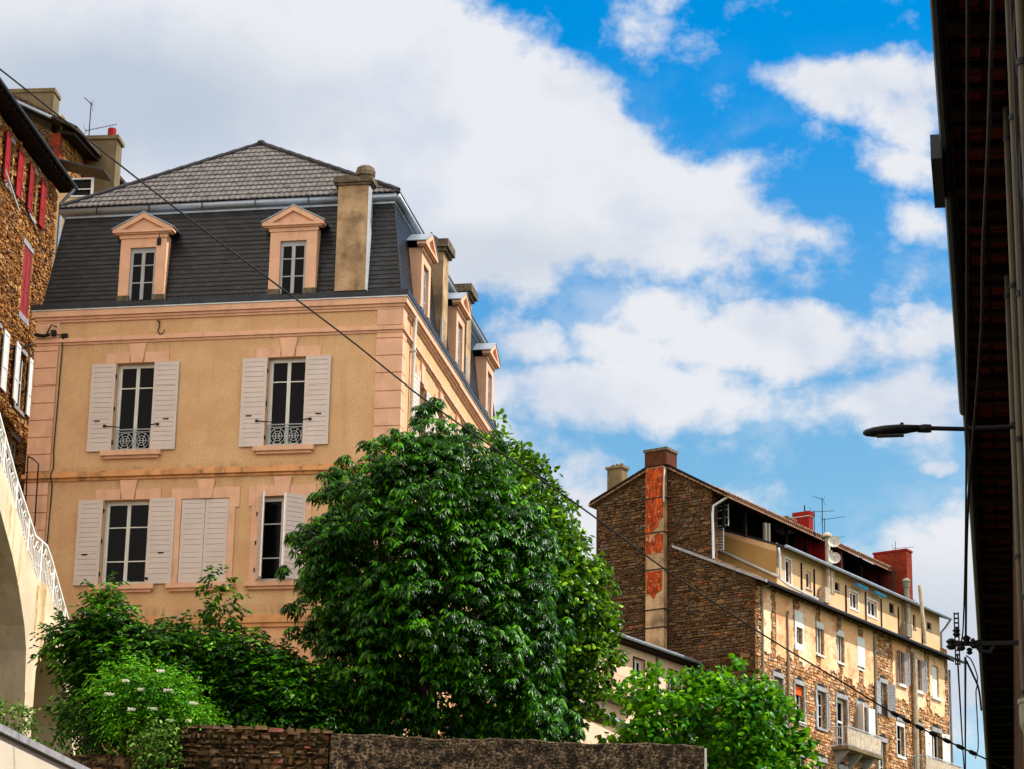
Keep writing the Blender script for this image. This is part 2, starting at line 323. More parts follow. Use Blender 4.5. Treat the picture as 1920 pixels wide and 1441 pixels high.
def terrace_plaster():
    m, g, b, nt = newmat('worn_peach_render')
    uv = g.n('TexCoord').outputs['UV']; N = lambda sc, r_=.65: g.n('TexNoise', Vector=uv, Scale=sc, Detail=7., Roughness=r_).outputs['Fac']
    c = g.mix(g.ss(N(.6), .38, .6), (.78, .42, .20), (.88, .63, .42)); c = g.mix(g.ss(N(1.2, .72), .47, .60, 0, .85), c, (.70, .25, .11)); c = g.mix(g.ss(N(9., .75), .52, .70, 0, .5), c, (.42, .2, .09))
    setb(nt, b, Base_Color=c, Roughness=.9, Normal=bump(g, N(16.), .6, .02)); return m
M_['worn_render'] = terrace_plaster()
M_['stone_lit'] = None

def patch_terrace(g, uv, fn, bign):
    """old render surviving round the top storey windows, with bare stone strips between them and ragged lower edge"""
    s = g.n('SeparateXYZ', Vector=uv); u, v = s.outputs[0], s.outputs[1]
    nz = g.n('TexNoise', Vector=uv, Scale=1.6, Detail=6., Roughness=.65).outputs['Fac']
    edge = g.m('ADD', v, g.m('MULTIPLY', g.m('SUBTRACT', nz, .5), 1.5))
    top = g.ss(edge, 24.62, 24.72)
    k = g.m('ABSOLUTE', g.m('SUBTRACT', g.m('FRACT', g.m('DIVIDE', g.m('ADD', u, 1.45+.06), 2.045)), .5))   # stone strips every 2.05 m
    k2 = g.m('ADD', k, g.m('MULTIPLY', g.m('SUBTRACT', fn, .5), .10))
    strip = g.ss(k2, .075, .11)
    q = g.m('MULTIPLY', g.ss(u, 10.6, 10.7, 1, 0), 1.)
    late = g.ss(g.m('ADD', u, g.m('MULTIPLY', g.m('SUBTRACT', nz, .5), .6)), 13.0, 13.15)
    mask = g.m('MULTIPLY', g.m('MULTIPLY', top, strip), g.m('ADD', g.ss(u, 10.75, 10.85, 1, 0), late))
    red = g.n('TexNoise', Vector=uv, Scale=1.1, Detail=7., Roughness=.72).outputs['Fac']
    c = g.mix(g.ss(bign, .38, .6), (.90, .60, .30), (.95, .80, .56))
    c = g.mix(g.ss(red, .50, .62, 0, .8), c, (.72, .22, .08))
    c = g.mix(g.ss(fn, .52, .72, 0, .45), c, (.35, .17, .07))
    return mask, c
WARM = [(0, (.20, .08, .03)), (.18, (.58, .26, .08)), (.38, (.78, .44, .17)), (.6, (.50, .21, .08)), (.8, (.85, .58, .33)), (1, (.30, .19, .14))]
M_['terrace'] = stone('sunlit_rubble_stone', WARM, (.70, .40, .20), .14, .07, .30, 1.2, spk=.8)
M_['gable'] = stone('shaded_rubble_stone', [(0, (.03, .010, .003)), (.3, (.10, .035, .007)), (.55, (.05, .022, .007)), (.8, (.14, .055, .012)), (.93, (.05, .038, .035)), (1, (.34, .075, .012))], (.27, .135, .05), .30, .10, .26, 1.3, dark=.5)  # rubble of the front again, darkened to hold the gable's shade
M_['ochrestone'] = stone('ochre_rubble_stone', [(0, (.20, .06, .015)), (.25, (.66, .27, .05)), (.5, (.80, .42, .10)), (.7, (.42, .14, .03)), (.85, (.85, .58, .26)), (1, (.14, .10, .09))], (.80, .42, .14), .26, .15, .32, 1.6)
M_['shadestone'] = stone('shaded_brown_rubble', [(0, (.06, .025, .01)), (.3, (.16, .065, .02)), (.6, (.09, .045, .02)), (1, (.20, .10, .045))], (.18, .09, .04), .34, .16, .26, 1.3, dark=.3)  # same house's rubble as the lit front, its shade put into the colour
M_['wallstone'] = stone('garden_wall_stone', [(0, (.035, .014, .004)), (.3, (.09, .036, .008)), (.6, (.05, .023, .008)), (.85, (.15, .065, .018)), (1, (.26, .05, .03))], (.17, .08, .025), .34, .13, .26, 2.2, dark=.35, moss=.5)
M_['wallrender'] = stone('patched_wall_stone', [(0, (.10, .06, .03)), (.5, (.17, .10, .05)), (1, (.25, .155, .085))], (.50, .34, .20), .11, .07, .5, 2.6, dark=.35, moss=.3)
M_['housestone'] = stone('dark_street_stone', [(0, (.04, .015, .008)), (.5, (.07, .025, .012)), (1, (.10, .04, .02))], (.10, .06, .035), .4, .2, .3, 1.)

# ------------------------------------------------------------------ mesh tools
BASE = 0.
SINGLE = dict(rafters='rafter', hinge='hinge', bracket='bracket', lintel='lintel', downpipe='downpipe', shutter_stay='shutter_stay', snow_hooks='snow_hook', iron_straps='iron_strap', loft_posts='loft_post', gutter_brackets='gutter_bracket', vent_pipes='vent_pipe', flue_pipes='flue_pipe', chimney_pot='chimney_pot', clamps='clamp', pipe_clip='pipe_clip', shutter_box='shutter_box', exposed_brick='exposed_brick', dormer_foot='dormer_foot', wall_cable='wall_cable', handrail='handrail', gutter='gutter', hip_flashing='hip_flashing', upper_gutter='upper_gutter', pediment='pediment', cheek='cheek')
class MB:
    def __init__(s): s.v = []; s.f = []
    def add(s, pts, faces):
        n = len(s.v); s.v += [tuple(p) for p in pts]; s.f += [tuple(i+n for i in f) for f in faces]; return s
    def face(s, *pts): return s.add(pts, [tuple(range(len(pts)))])
    def hexa(s, p): return s.add(p, [(0, 3, 2, 1), (4, 5, 6, 7), (0, 1, 5, 4), (1, 2, 6, 5), (2, 3, 7, 6), (3, 0, 4, 7)])
    def box(s, x0, x1, y0, y1, z0, z1):
        return s.hexa([(x0, y0, z0), (x1, y0, z0), (x1, y1, z0), (x0, y1, z0), (x0, y0, z1), (x1, y0, z1), (x1, y1, z1), (x0, y1, z1)])
    def fb(s, F, u0, u1, v0, v1, d0, d1):      # box in facade coordinates
        return s.hexa([F(u0, v0, d1), F(u1, v0, d1), F(u1, v0, d0), F(u0, v0, d0), F(u0, v1, d1), F(u1, v1, d1), F(u1, v1, d0), F(u0, v1, d0)])
    def prism(s, F, poly, d0, d1):
        n = len(poly); a = [F(u, v, d1) for u, v in poly]; b = [F(u, v, d0) for u, v in poly]
        fs = [tuple(range(n)), tuple(range(2*n-1, n-1, -1))]+[(i, i+n, (i+1) % n+n, (i+1) % n) for i in range(n)]
        return s.add(a+b, fs)
    def tube(s, pts, r, n=8, closed=False):
        pts = [Vector(p) for p in pts]; rr = r if isinstance(r, (list, tuple)) else [r]*len(pts)
        rings = []; prev = None
        for i, p in enumerate(pts):
            t = ((pts[min(i+1, len(pts)-1)]-pts[max(i-1, 0)]) if not closed else (pts[(i+1) % len(pts)]-pts[i-1])).normalized()
            a = prev if prev is not None else (Vector((0, 0, 1)) if abs(t.z) < .9 else Vector((1, 0, 0)))
            x = (a-t*a.dot(t)).normalized(); y = t.cross(x); prev = x
            rings.append([p+(x*math.cos(2*math.pi*k/n)+y*math.sin(2*math.pi*k/n))*rr[i] for k in range(n)])
        vs = [q for rg in rings for q in rg]; fs = []; m = len(pts)
        for i in range(m if closed else m-1):
            j = (i+1) % m
            for k in range(n): fs.append((i*n+k, i*n+(k+1) % n, j*n+(k+1) % n, j*n+k))
        if not closed: fs += [tuple(range(n-1, -1, -1)), tuple((m-1)*n+k for k in range(n))]
        return s.add(vs, fs)
    def lathe(s, c, prof, n=12):      # prof = [(r,z)...] about a vertical axis
        return s.tube([(c[0], c[1], c[2]+z) for r, z in prof], [r for r, z in prof], n)
    def split(s):
        """the connected pieces of the mesh as separate builders"""
        par = list(range(len(s.v)))
        def find(a):
            while par[a] != a: par[a] = par[par[a]]; a = par[a]
            return a
        for f in s.f:
            r0 = find(f[0])
            for q in f[1:]: par[find(q)] = r0
        groups = {}
        for f in s.f: groups.setdefault(find(f[0]), []).append(f)
        out = []
        for fs in groups.values():
            ids = sorted({q for f in fs for q in f}); mp = {a: b for b, a in enumerate(ids)}; q = MB(); q.v = [s.v[a] for a in ids]; q.f = [tuple(mp[a] for a in f) for f in fs]; out.append(q)
        return out
    def build(s, name, mat, parent=None, smooth=False, fixn=True, base=None):
        one = SINGLE.get(name)
        if one:
            ps = s.split()
            if 1 < len(ps) <= 100:
                for p in ps: o = p._build(one, mat, parent, smooth, fixn, base)
                return o
            if len(ps) == 1: name = one
        return s._build(name, mat, parent, smooth, fixn, base)
    def _build(s, name, mat, parent=None, smooth=False, fixn=True, base=None):
        base = BASE if base is None else base
        me = bpy.data.meshes.new(name); me.from_pydata(s.v, [], s.f)
        if fixn:
            bm = bmesh.new(); bm.from_mesh(me); bmesh.ops.recalc_face_normals(bm, faces=bm.faces); bm.to_mesh(me); bm.free()
        uvl = me.uv_layers.new(name='UVMap')
        for p in me.polygons:
            n = p.normal
            if abs(n.z) > .93: ua = Vector((1, 0, 0)); va = Vector((0, 1, 0))
            else:
                ua = Vector((-n.y, n.x, 0)).normalized()
                if (ua.x if abs(ua.x) > abs(ua.y) else ua.y) < 0: ua = -ua
                va = n.cross(ua)
                if va.z < 0: va = -va
            for li in p.loop_indices:
                q = me.vertices[me.loops[li].vertex_index].co
                uvl.data[li].uv = (q.dot(ua), q.dot(va))
        if base:
            for v in me.vertices: v.co.z -= base
        if smooth:
            for p in me.polygons: p.use_smooth = True
        me.materials.append(M_[mat] if isinstance(mat, str) else mat)
        o = bpy.data.objects.new(name, me); col.objects.link(o); o.parent = parent
        return o

def tag(o, label=None, cat=None, group=None, kind=None):
    if label: o['label'] = label
    if cat: o['category'] = cat
    if group: o['group'] = group
    if kind: o['kind'] = kind
    return o
def thing(name, label, cat, origin, rot=0, group=None, base=0.):
    """Empty at the thing's base; its parts are written in the thing's plan coordinates with absolute heights"""
    global BASE
    o = bpy.data.objects.new(name, None); col.objects.link(o); o.empty_display_size = .5
    o.location = (origin[0], origin[1], base); o.rotation_euler = (0, 0, rot); BASE = base
    return tag(o, label, cat, group)

def facade(kind, off=0.):
    if kind == 'S': return lambda u, v, d: (u, off-d, v)
    if kind == 'E': return lambda u, v, d: (off+d, u, v)
    if kind == 'W': return lambda u, v, d: (off-d, u, v)
    if kind == 'N': return lambda u, v, d: (u, off+d, v)
def wall(mb, F, u0, u1, v0, v1, holes=(), depth=.2):
    us = sorted({u0, u1, *[h[0] for h in holes], *[h[1] for h in holes]}); vs = sorted({v0, v1, *[h[2] for h in holes], *[h[3] for h in holes]})
    us = [u for u in us if u0 <= u <= u1]; vs = [v for v in vs if v0 <= v <= v1]
    for i in range(len(us)-1):
        for j in range(len(vs)-1):
            cu, cv = (us[i]+us[i+1])/2, (vs[j]+vs[j+1])/2
            if any(h[0] < cu < h[1] and h[2] < cv < h[3] for h in holes): continue
            mb.face(F(us[i], vs[j], 0), F(us[i+1], vs[j], 0), F(us[i+1], vs[j+1], 0), F(us[i], vs[j+1], 0))
    for (a, b, c, d) in [h[:4] for h in holes]:
        mb.face(F(a, c, 0), F(b, c, 0), F(b, c, -depth), F(a, c, -depth)); mb.face(F(a, d, 0), F(b, d, 0), F(b, d, -depth), F(a, d, -depth))
        mb.face(F(a, c, 0), F(a, d, 0), F(a, d, -depth), F(a, c, -depth)); mb.face(F(b, c, 0), F(b, d, 0), F(b, d, -depth), F(b, c, -depth))
        D = depth+.12
        mb.face(F(a, c, -D), F(b, c, -D), F(b, d, -D), F(a, d, -D))
        for p, q, r_, t in ((a, c, b, c), (a, d, b, d), (a, c, a, d), (b, c, b, d)): mb.face(F(p, q, -depth), F(r_, t, -depth), F(r_, t, -D), F(p, q, -D))

def window(P, F, u0, u1, v0, v1, depth=.15, rows=(.27,), fwid=.055, mat='wframe', glass='glass', cols=2, sash=.045, rail=None, label=None):
    """frame with sashes; rows = heights (fraction from top) of glazing bars. returns the frame object; the panes are its child"""
    m = MB(); d1, d0 = -depth+.0, -depth-.06
    e = .003
    m.fb(F, u0+e, u0+fwid, v0+e, v1-e, d0, d1); m.fb(F, u1-fwid, u1-e, v0+e, v1-e, d0, d1)
    m.fb(F, u0+fwid, u1-fwid, v1-fwid, v1-e, d0, d1); m.fb(F, u0+fwid, u1-fwid, v0+e, v0+fwid, d0, d1)
    iu0, iu1, iv0, iv1 = u0+fwid, u1-fwid, v0+fwid, v1-fwid; cw = (iu1-iu0)/cols
    for k in range(cols):
        a, b = iu0+k*cw, iu0+(k+1)*cw; g = .002; s1, s0 = d1+.012, d0+.01
        m.fb(F, a+g, a+sash, iv0+g, iv1-g, s0, s1); m.fb(F, b-sash, b-g, iv0+g, iv1-g, s0, s1)
        m.fb(F, a+sash, b-sash, iv1-sash, iv1-g, s0, s1); m.fb(F, a+sash, b-sash, iv0+g, iv0+sash*1.3, s0, s1)
        for r in rows:
            z = iv1-(iv1-iv0)*r; m.fb(F, a+sash, b-sash, z-.014, z+.014, s0+.004, s1-.004)
    if rail: m.fb(F, iu0, iu1, iv0+(iv1-iv0)*rail-.04, iv0+(iv1-iv0)*rail+.04, d0, d1+.015)
    o = m.build('window', mat, P)
    if label: o['label'] = label
    p = MB(); p.fb(F, iu0, iu1, iv0, iv1, d0+.02, d0+.028); p.build('pane', glass, o)
    return o

def swing(F, uh, ang):
    """facade mapping turned about the vertical hinge line u=uh"""
    c, s = math.cos(ang), math.sin(ang)
    return lambda u, v, d: F(uh+(u-uh)*c+d*s, v, -(u-uh)*s+d*c)
def shutter(P, F, u0, u1, v0, v1, d=.03, mat='shutter', slot=None, slats=True, name='shutter', label=None, th=.035, louvre=.128):
    m = MB(); st = .075; mid = v0+(v1-v0)*.38
    m.fb(F, u0, u0+st, v0, v1, d, d+th); m.fb(F, u1-st, u1, v0, v1, d, d+th)
    for a, b in ((v0, v0+.11), (mid-.03, mid+.03), (v1-.10, v1)): m.fb(F, u0+st, u1-st, a, b, d, d+th)
    if slats:
        for a, b in ((v0+.11, mid-.03), (mid+.03, v1-.10)):
            n = max(1, round((b-a)/louvre)); h = (b-a)/n
            for k in range(n):
                z = a+k*h
                m.hexa([F(u0+st, z+.004, d+th-.003), F(u1-st, z+.004, d+th-.003), F(u1-st, z+.004, d+.008), F(u0+st, z+.004, d+.008),
                        F(u0+st, z+h-.004, d+th-.0075), F(u1-st, z+h-.004, d+th-.0075), F(u1-st, z+h-.004, d+.008), F(u0+st, z+h-.004, d+.008)])
    else: m.fb(F, u0+st, u1-st, v0+.11, mid-.03, d+.006, d+th-.012); m.fb(F, u0+st, u1-st, mid+.03, v1-.10, d+.006, d+th-.012)
    m.fb(F, u0+.01, u1-.01, v0+.01, v1-.01, d+.001, d+.007)
    o = m.build(name, mat, P)
    if label: o['label'] = label
    if slot is not None:
        uc = u0+(u1-u0)*slot; zz = mid-.09
        s = MB(); s.fb(F, uc-.07, uc+.07, zz-.014, zz+.014, d+th-.004, d+th+.006); s.build('handle_slot', 'black', o) if False else s.build('latch', 'wood', P)
    return o

def ngon_strip(): pass

def rubble(P, F, u0, u1, v0, v1, mat, seed=1, inside=None, h=(.09, .17), w=(.12, .42), d=(.0, .05), gap=.011, name='stonework', rough=1.):
    """individual rough stones of a rubble wall, standing a little proud of its mortar bed; one mesh"""
    rq = random.Random(seed); m = MB(); v = v0
    while v < v1:
        hh = rq.uniform(*h); u = u0-rq.uniform(0, .2)
        while u < u1:
            ww = rq.uniform(*w)*(1.25 if hh > .14 else 1); a, b, c, e = u+gap, u+ww-gap, v+gap*.8+rq.uniform(-.012, .012), v+hh-gap*.8+rq.uniform(-.012, .012); u += ww
            if rq.random() < .035: continue
            if rq.random() < .13 and hh < .15: e += hh*.55
            pts = [(a, c), (b, c), (b, e), (a, e)]
            if a < u0 or b > u1 or e > v1: continue
            if inside and not all(inside(x, y) for x, y in pts+[((a+b)/2, (c+e)/2)]): continue
            j = lambda s=.02: rq.uniform(-s, s)*rough; D = rq.uniform(*d); k = rq.uniform(.012, .03)
            o = [(x+j(), y+j(.012)) for x, y in pts]; cx_, cy_ = (a+b)/2, (c+e)/2
            f = [(x+(cx_-x)*k/ww*2.2*rough+j(.006), y+(cy_-y)*k/hh*1.6*rough**.5+j(.004), D+.02+rq.uniform(-.012, .012)*rough) for x, y in o]
            n0 = len(m.v); m.v += [F(x, y, -.01) for x, y in o]+[F(*q) for q in f]
            m.f += [(n0+4, n0+5, n0+6, n0+7)]+[(n0+i, n0+(i+1) % 4, n0+(i+1) % 4+4, n0+i+4) for i in range(4)]
        v += hh
    return m.build(name, mat, P, fixn=False)
def poly_in(poly):
    def f(x, y):
        c = False; n = len(poly); j = n-1
        for i in range(n):
            xi, yi = poly[i]; xj, yj = poly[j]
            if (yi > y) != (yj > y) and x < (xj-xi)*(y-yi)/(yj-yi)+xi: c = not c
            j = i
        return c
    return f

# ------------------------------------------------------------------ ground and terrain
def structure(name, mb, mat, smooth=False):
    o = mb.build(name, mat, None, smooth=smooth, base=0.); o['kind'] = 'structure'; return o
g_ = MB(); g_.face((-900, -300, 0), (900, -300, 0), (900, 1500, 0), (-900, 1500, 0)); structure('ground', g_, 'asphalt')
def hill_h(x, y):
    def sm(t): t = min(1, max(0, t)); return t*t*(3-2*t)
    left = 8.6 if y > 50.6 else 0.
    h_left = left+2.2*sm((y-75)/40)
    h_right = .05+10.0*sm((y-58)/60)
    k = sm((x-3.0)/3.0) if y > 50.6 else 1
    h = h_left*(1-k)+h_right*k if y > 50.6 else 0.
    if x > 16 and y < 100: h = min(h, 1+.0*y)
    return h-.3 if y < 50.7 else h
m = MB(); xs = np.concatenate([np.linspace(-160, -25, 20), np.linspace(-20, 30, 51), np.linspace(35, 160, 20)]); ys = np.concatenate([[49.9, 50.65], np.linspace(51.5, 130, 60), np.linspace(140, 320, 14)])
for y in ys:
    for x in xs:
        zz = hill_h(x, y) if y > 50 else -.3
        m.v.append((x, y, zz+(.12*math.sin(x*1.3)*math.cos(y*.9) if y > 52 else 0)))
nx = len(xs)
for j in range(len(ys)-1):
    for i in range(nx-1): m.f.append((j*nx+i, j*nx+i+1, (j+1)*nx+i+1, (j+1)*nx+i))
structure('terrain', m, 'grass', True)

# ------------------------------------------------------------------ the ochre mansard house
A_ROT, C_ROT = -.1807, .9715
YO = (-2.8438, 64.0)
W, D = 9.72, 13.9
yh = thing('mansard_house', 'ochre plastered house with slate mansard roof, white shutters and pedimented dormers', 'house', YO, A_ROT, base=8.6)
FS, FE = facade('S'), facade('E')
up_win = [(-7.50, -6.44, 20.17, 22.52), (-3.46, -2.42, 20.17, 22.52)]
lo_win = [(-7.60, -6.37, 16.66, 18.88), (-5.56, -4.31, 16.66, 18.86), (-3.53, -2.33, 16.66, 18.87)]
side_up = [(2.09, 2.95, 20.17, 22.48), (4.52, 5.38, 20.17, 22.48), (6.86, 7.72, 20.17, 22.48), (9.3, 10.16, 20.17, 22.48), (11.6, 12.46, 20.17, 22.48)]
m = MB()
wall(m, FS, -W, 0, 15.4, 24.0, up_win+lo_win)
wall(m, FE, 0, D, 15.4, 24.0, side_up)
m.face((-W, 0, 15.4), (-W, D, 15.4), (-W, D, 24), (-W, 0, 24)); m.face((-W, D, 15.4), (0, D, 15.4), (0, D, 24), (-W, D, 24))
m.build('wall', 'yplaster', yh, fixn=False)
m = MB(); m.box(-W-.02, .03, -.03, D+.03, 8.0, 15.5); m.build('ground_storey', 'ashlar', yh)
def ring(mb, e, z0, z1, x0=-W, x1=0, y0=0, y1=D, th=.35):
    """moulding running round the house, standing e proud"""
    mb.box(x0-e, x1+e, y0-e, y0+.001+th*0-.0, z0, z1) if False else None
    mb.box(x0-e, x1+e, y0-e, y0, z0, z1); mb.box(x1, x1+e, y0, y1+e, z0, z1); mb.box(x0-e, x0, y0, y1+e, z0, z1); mb.box(x0, x1, y1, y1+e, z0, z1)
def moulding(prof, mat, name='string_course'):
    mb = MB()
    for e, z0, z1 in prof: ring(mb, e, z0, z1)
    return mb.build(name, mat, yh)
moulding([(.09, 15.50, 15.60), (.14, 15.603, 15.72), (.07, 15.723, 15.80)], 'peachdirty')
moulding([(.05, 19.42, 19.49), (.13, 19.493, 19.60), (.06, 19.603, 19.66)], 'peachdirty')
moulding([(.035, 23.08, 23.14), (.085, 23.143, 23.22), (.045, 23.223, 23.27)], 'peach')
moulding([(.05, 23.70, 23.76), (.09, 23.763, 23.83), (.15, 23.833, 23.99)], 'peach', 'cornice')
moulding([(.175, 23.993, 24.03)], 'whitezinc', 'gutter_edge')
moulding([(.20, 24.033, 24.165)], 'blackzinc', 'eaves_gutter')
# corner stones
def quoins(F1, F2, a1, a2, name):
    mb = MB(); z = 19.70; 
    while z < 23.0:
        h = min(.462, 23.07-z)-.028
        F1(mb, a1, z, z+h); F2(mb, a2, z, z+h) if F2 else None
        z += .462
    z = 15.84
    while z < 19.35:
        h = min(.462, 19.41-z)-.028
        F1(mb, a1, z, z+h); F2(mb, a2, z, z+h) if F2 else None
        z += .462
    F1(mb, a1, 23.28, 23.69); F2(mb, a2, 23.28, 23.69) if F2 else None
    # ground of the corner pier between the stones
    F1(mb, a1, 19.67, 23.07, .022); F2(mb, a2, 19.67, 23.07, .022) if F2 else None
    F1(mb, a1, 15.82, 19.41, .022); F2(mb, a2, 15.82, 19.41, .022) if F2 else None
    return mb.build(name, 'peach', yh)
quoins(lambda mb, a, z0, z1, e=.055: mb.box(-.63, e, -e, -.0, z0, z1), lambda mb, a, z0, z1, e=.055: mb.box(0, e, 0, .40 if e > .03 else .42, z0, z1), 0, 0, 'quoins')
quoins(lambda mb, a, z0, z1, e=.055: mb.box(-W-e, -9.13, -e, 0, z0, z1), lambda mb, a, z0, z1, e=.055: mb.box(-W-e, -W, 0, .5, z0, z1), 0, 0, 'quoins')
quoins(lambda mb, a, z0, z1, e=.055: mb.box(0, e, D-.5, D+e, z0, z1), None, 0, 0, 'quoins')
# windows of the front
def lintel(P, F, u0, u1, z, hgt=.28, wide=.33, kw=.2, kz=.52, name='lintel'):
    mb = MB(); c = (u0+u1)/2
    mb.fb(F, u0-wide, c-kw, z+.004, z+hgt, 0, .035); mb.fb(F, c+kw, u1+wide, z+.004, z+hgt, 0, .035)
    o = mb.build('lintel', 'peach', P)
    k = MB(); k.prism(F, [(c-kw+.045, z-.0), (c+kw-.045, z-.0), (c+kw+.03, z+kz), (c-kw-.03, z+kz)], .0, .062); k.build('keystone', 'peach', P)
def sill(P, F, u0, u1, z, ext=.27, out=.16):
    mb = MB(); mb.fb(F, u0-ext, u1+ext, z-.13, z-.003, 0, out); mb.fb(F, u0-ext+.07, u1+ext-.07, z-.20, z-.133, 0, out*.55); mb.build('sill', 'peach', P)
def guard(P, F, u0, u1, z0, z1, d=.02, mat='iron'):
    mb = MB(); T = lambda pts, r=.011, closed=False: mb.tube([F(*p) for p in pts], r, 5, closed)
    T([(u0, z1, d), (u1, z1, d)], .018); T([(u0, z1-.07, d), (u1, z1-.07, d)]); T([(u0, z0, d), (u1, z0, d)], .014)
    c = (u0+u1)/2; w_ = u1-u0
    for u in (u0+.02, u0+.08, u1-.08, u1-.02, c): T([(u, z0, d), (u, z1, d)])
    for cx in (u0+.08+(w_/2-.08)/2, u1-.08-(w_/2-.08)/2):
        cz = (z0+z1-.07)/2; rx = (w_/2-.08)/2*.92; rz = (z1-.07-z0)/2*.9
        for k, ph in ((1., 0), (.62, 1), (.3, 2)):
            T([(cx+rx*k*math.cos(a*math.pi/6), cz+rz*k*math.sin(a*math.pi/6), d) for a in range(12)], .009, True)
        for sx in (-1, 1):
            T([(cx+sx*rx*.5, cz-rz, d), (cx+sx*rx*.15, cz, d), (cx+sx*rx*.5, cz+rz, d)], .009)
        T([(cx-rx, cz, d), (cx+rx, cz, d)], .009)
    return mb.build('railing', mat, P)
def stays(P, F, u0, u1, z, sh0, sh1):
    mb = MB(); mb.tube([F(sh0, z+.02, .09), F(u0+.45, z-.06, .06)], .013, 5); mb.tube([F(sh1, z+.04, .09), F(u1-.4, z-.04, .06)], .013, 5)
    for u in (sh0, sh1): mb.fb(F, u-.035, u+.035, z-.01, z+.05, .065, .10)
    mb.build('shutter_stay', 'black', P)
def hinges(P, F, us, zs):
    mb = MB()
    for u in us:
        for z in zs: mb.fb(F, u-.018, u+.018, z-.05, z+.05, .0, .06)
    mb.build('hinge', 'black', P)
for i, (u0, u1, v0, v1) in enumerate(up_win):
    o = window(yh, FS, u0, u1, v0, v1, rows=(.25,)); lintel(o, FS, u0, u1, v1); sill(o, FS, u0, u1, v0)
    guard(o, FS, u0+.01, u1-.01, v0+.06, v0+.60, -.05); stays(o, FS, u0, u1, v0+.66, u0-.22, u1+.14)
    shutter(o, FS, u0-.665, u0-.015, v0+.01, v1-.01, .035); shutter(o, FS, u1-.04, u1+.62, v0+.01, v1-.01, .035)
    for ux, s in ((u0-.665+.25, 1), (u1+.62-.25, 1)):
        k = MB(); zz = v0+(v1-v0)*.38-.07; k.fb(FS, ux-.10, ux+.05, zz-.015, zz+.015, .068, .078); k.build('latch', 'wood', o)
    hinges(o, FS, (u0-.008, u1-.03), (v0+.25, v0+1.15, v0+2.0))
u0, u1, v0, v1 = lo_win[0]
o = window(yh, FS, u0, u1, v0, v1, rows=(.3, .72)); lintel(o, FS, u0, u1, v1, wide=.25); sill(o, FS, u0, u1, v0, .22)
shutter(o, FS, u0-.675, u0-.02, v0+.01, v1+.01, .035); shutter(o, FS, u1-.02, u1+.66, v0+.01, v1+.01, .035)
for ux in (u0-.42, u1+.36):
    k = MB(); zz = v0+.80; k.fb(FS, ux-.08, ux+.07, zz-.015, zz+.015, .068, .078); k.build('latch', 'wood', o)
stays(o, FS, u0, u1, v0+.12, u0+.35, u1+.02); hinges(o, FS, (u0-.012, u1-.01), (v0+.3, v0+1.15, v0+1.95))
def surround(P, F, u0, u1, v0, v1, wside=.27):
    mb = MB()
    for s in (0, 1):
        a, b = ((u0-wside, u0-.002) if s == 0 else (u1+.002, u1+wside))
        mb.fb(F, a, b, v1-.25, v1+.28, 0, .033)
        a2, b2 = ((u0-wside+.1, u0-.002) if s == 0 else (u1+.002, u1+wside-.1)); mb.fb(F, a2, b2, v0, v1-.253, 0, .033)
    mb.fb(F, u0+.0, u1-.0, v1+.003, v1+.28, 0, .033)
    mb.build('surround', 'peach', P)
    c = (u0+u1)/2; k = MB(); k.prism(F, [(c-.16, v1-.0), (c+.16, v1-.0), (c+.235, v1+.5), (c-.235, v1+.5)], .034, .062); k.build('keystone', 'peach', P)
u0, u1, v0, v1 = lo_win[1]
o = window(yh, FS, u0, u1, v0, v1); surround(o, FS, u0, u1, v0, v1); sill(o, FS, u0, u1, v0, .25)
cm = (u0+u1)/2
shutter(o, FS, u0+.01, cm-.006, v0+.02, v1-.01, -.03); shutter(o, FS, cm+.006, u1-.01, v0+.02, v1-.01, -.03)
u0, u1, v0, v1 = lo_win[2]
o = window(yh, FS, u0, u1, v0, v1, rows=(.3, .72)); surround(o, FS, u0, u1, v0, v1); sill(o, FS, u0, u1, v0, .25)
shutter(o, swing(FS, u0, R(-62)), u0, u0+.59, v0+.02, v1-.01, .0, label='half open shutter leaf turned away from the sun')
F2 = swing(FS, u1, R(38))
shutter(o, F2, u1-.59, u1, v0+.02, v1-.01, .0, label='half open sunlit shutter leaf')
hinges(o, FS, (u0-.03,), (v0+.3, v0+1.0, v0+1.75))
# windows of the sunny side
for (u0, u1, v0, v1) in side_up:
    o = window(yh, FE, u0, u1, v0, v1, rows=(.25,)); lintel(o, FE, u0, u1, v1); sill(o, FE, u0, u1, v0)
    shutter(o, FE, u0-.70, u0-.015, v0+.01, v1-.01, .035); shutter(o, FE, u1+.015, u1+.70, v0+.01, v1-.01, .035)
# mansard slopes
def frustum(mb, x0, x1, y0, y1, z0, X0, X1, Y0, Y1, z1):
    mb.hexa([(x0, y0, z0), (x1, y0, z0), (x1, y1, z0), (x0, y1, z0), (X0, Y0, z1), (X1, Y0, z1), (X1, Y1, z1), (X0, Y1, z1)])
m = MB(); nc = 21
for k in range(nc):      # lapped slate courses
    za, zb = 24.10+2.66*k/nc, 24.10+2.66*(k+1)/nc; ia, ib = .045+.33*k/nc, .045+.33*(k+1)/nc; o_ = .016
    frustum(m, -W+ia-o_, -ia+o_, ia-o_, D-ia+o_, za-.012, -W+ib-.002, -ib+.002, ib-.002, D-ib+.002, zb)
m.build('mansard_roof', 'slate', yh)
m = MB()
for (xa, ya, xb, yb) in ((-.045, .045, -.375, .375), (-W+.045, .045, -W+.375, .375), (-.045, D-.045, -.375, D-.375)): m.tube([(xa, ya, 24.17), (xb, yb, 26.76)], .022, 6)
m.build('hip_flashing', 'blackzinc', yh)
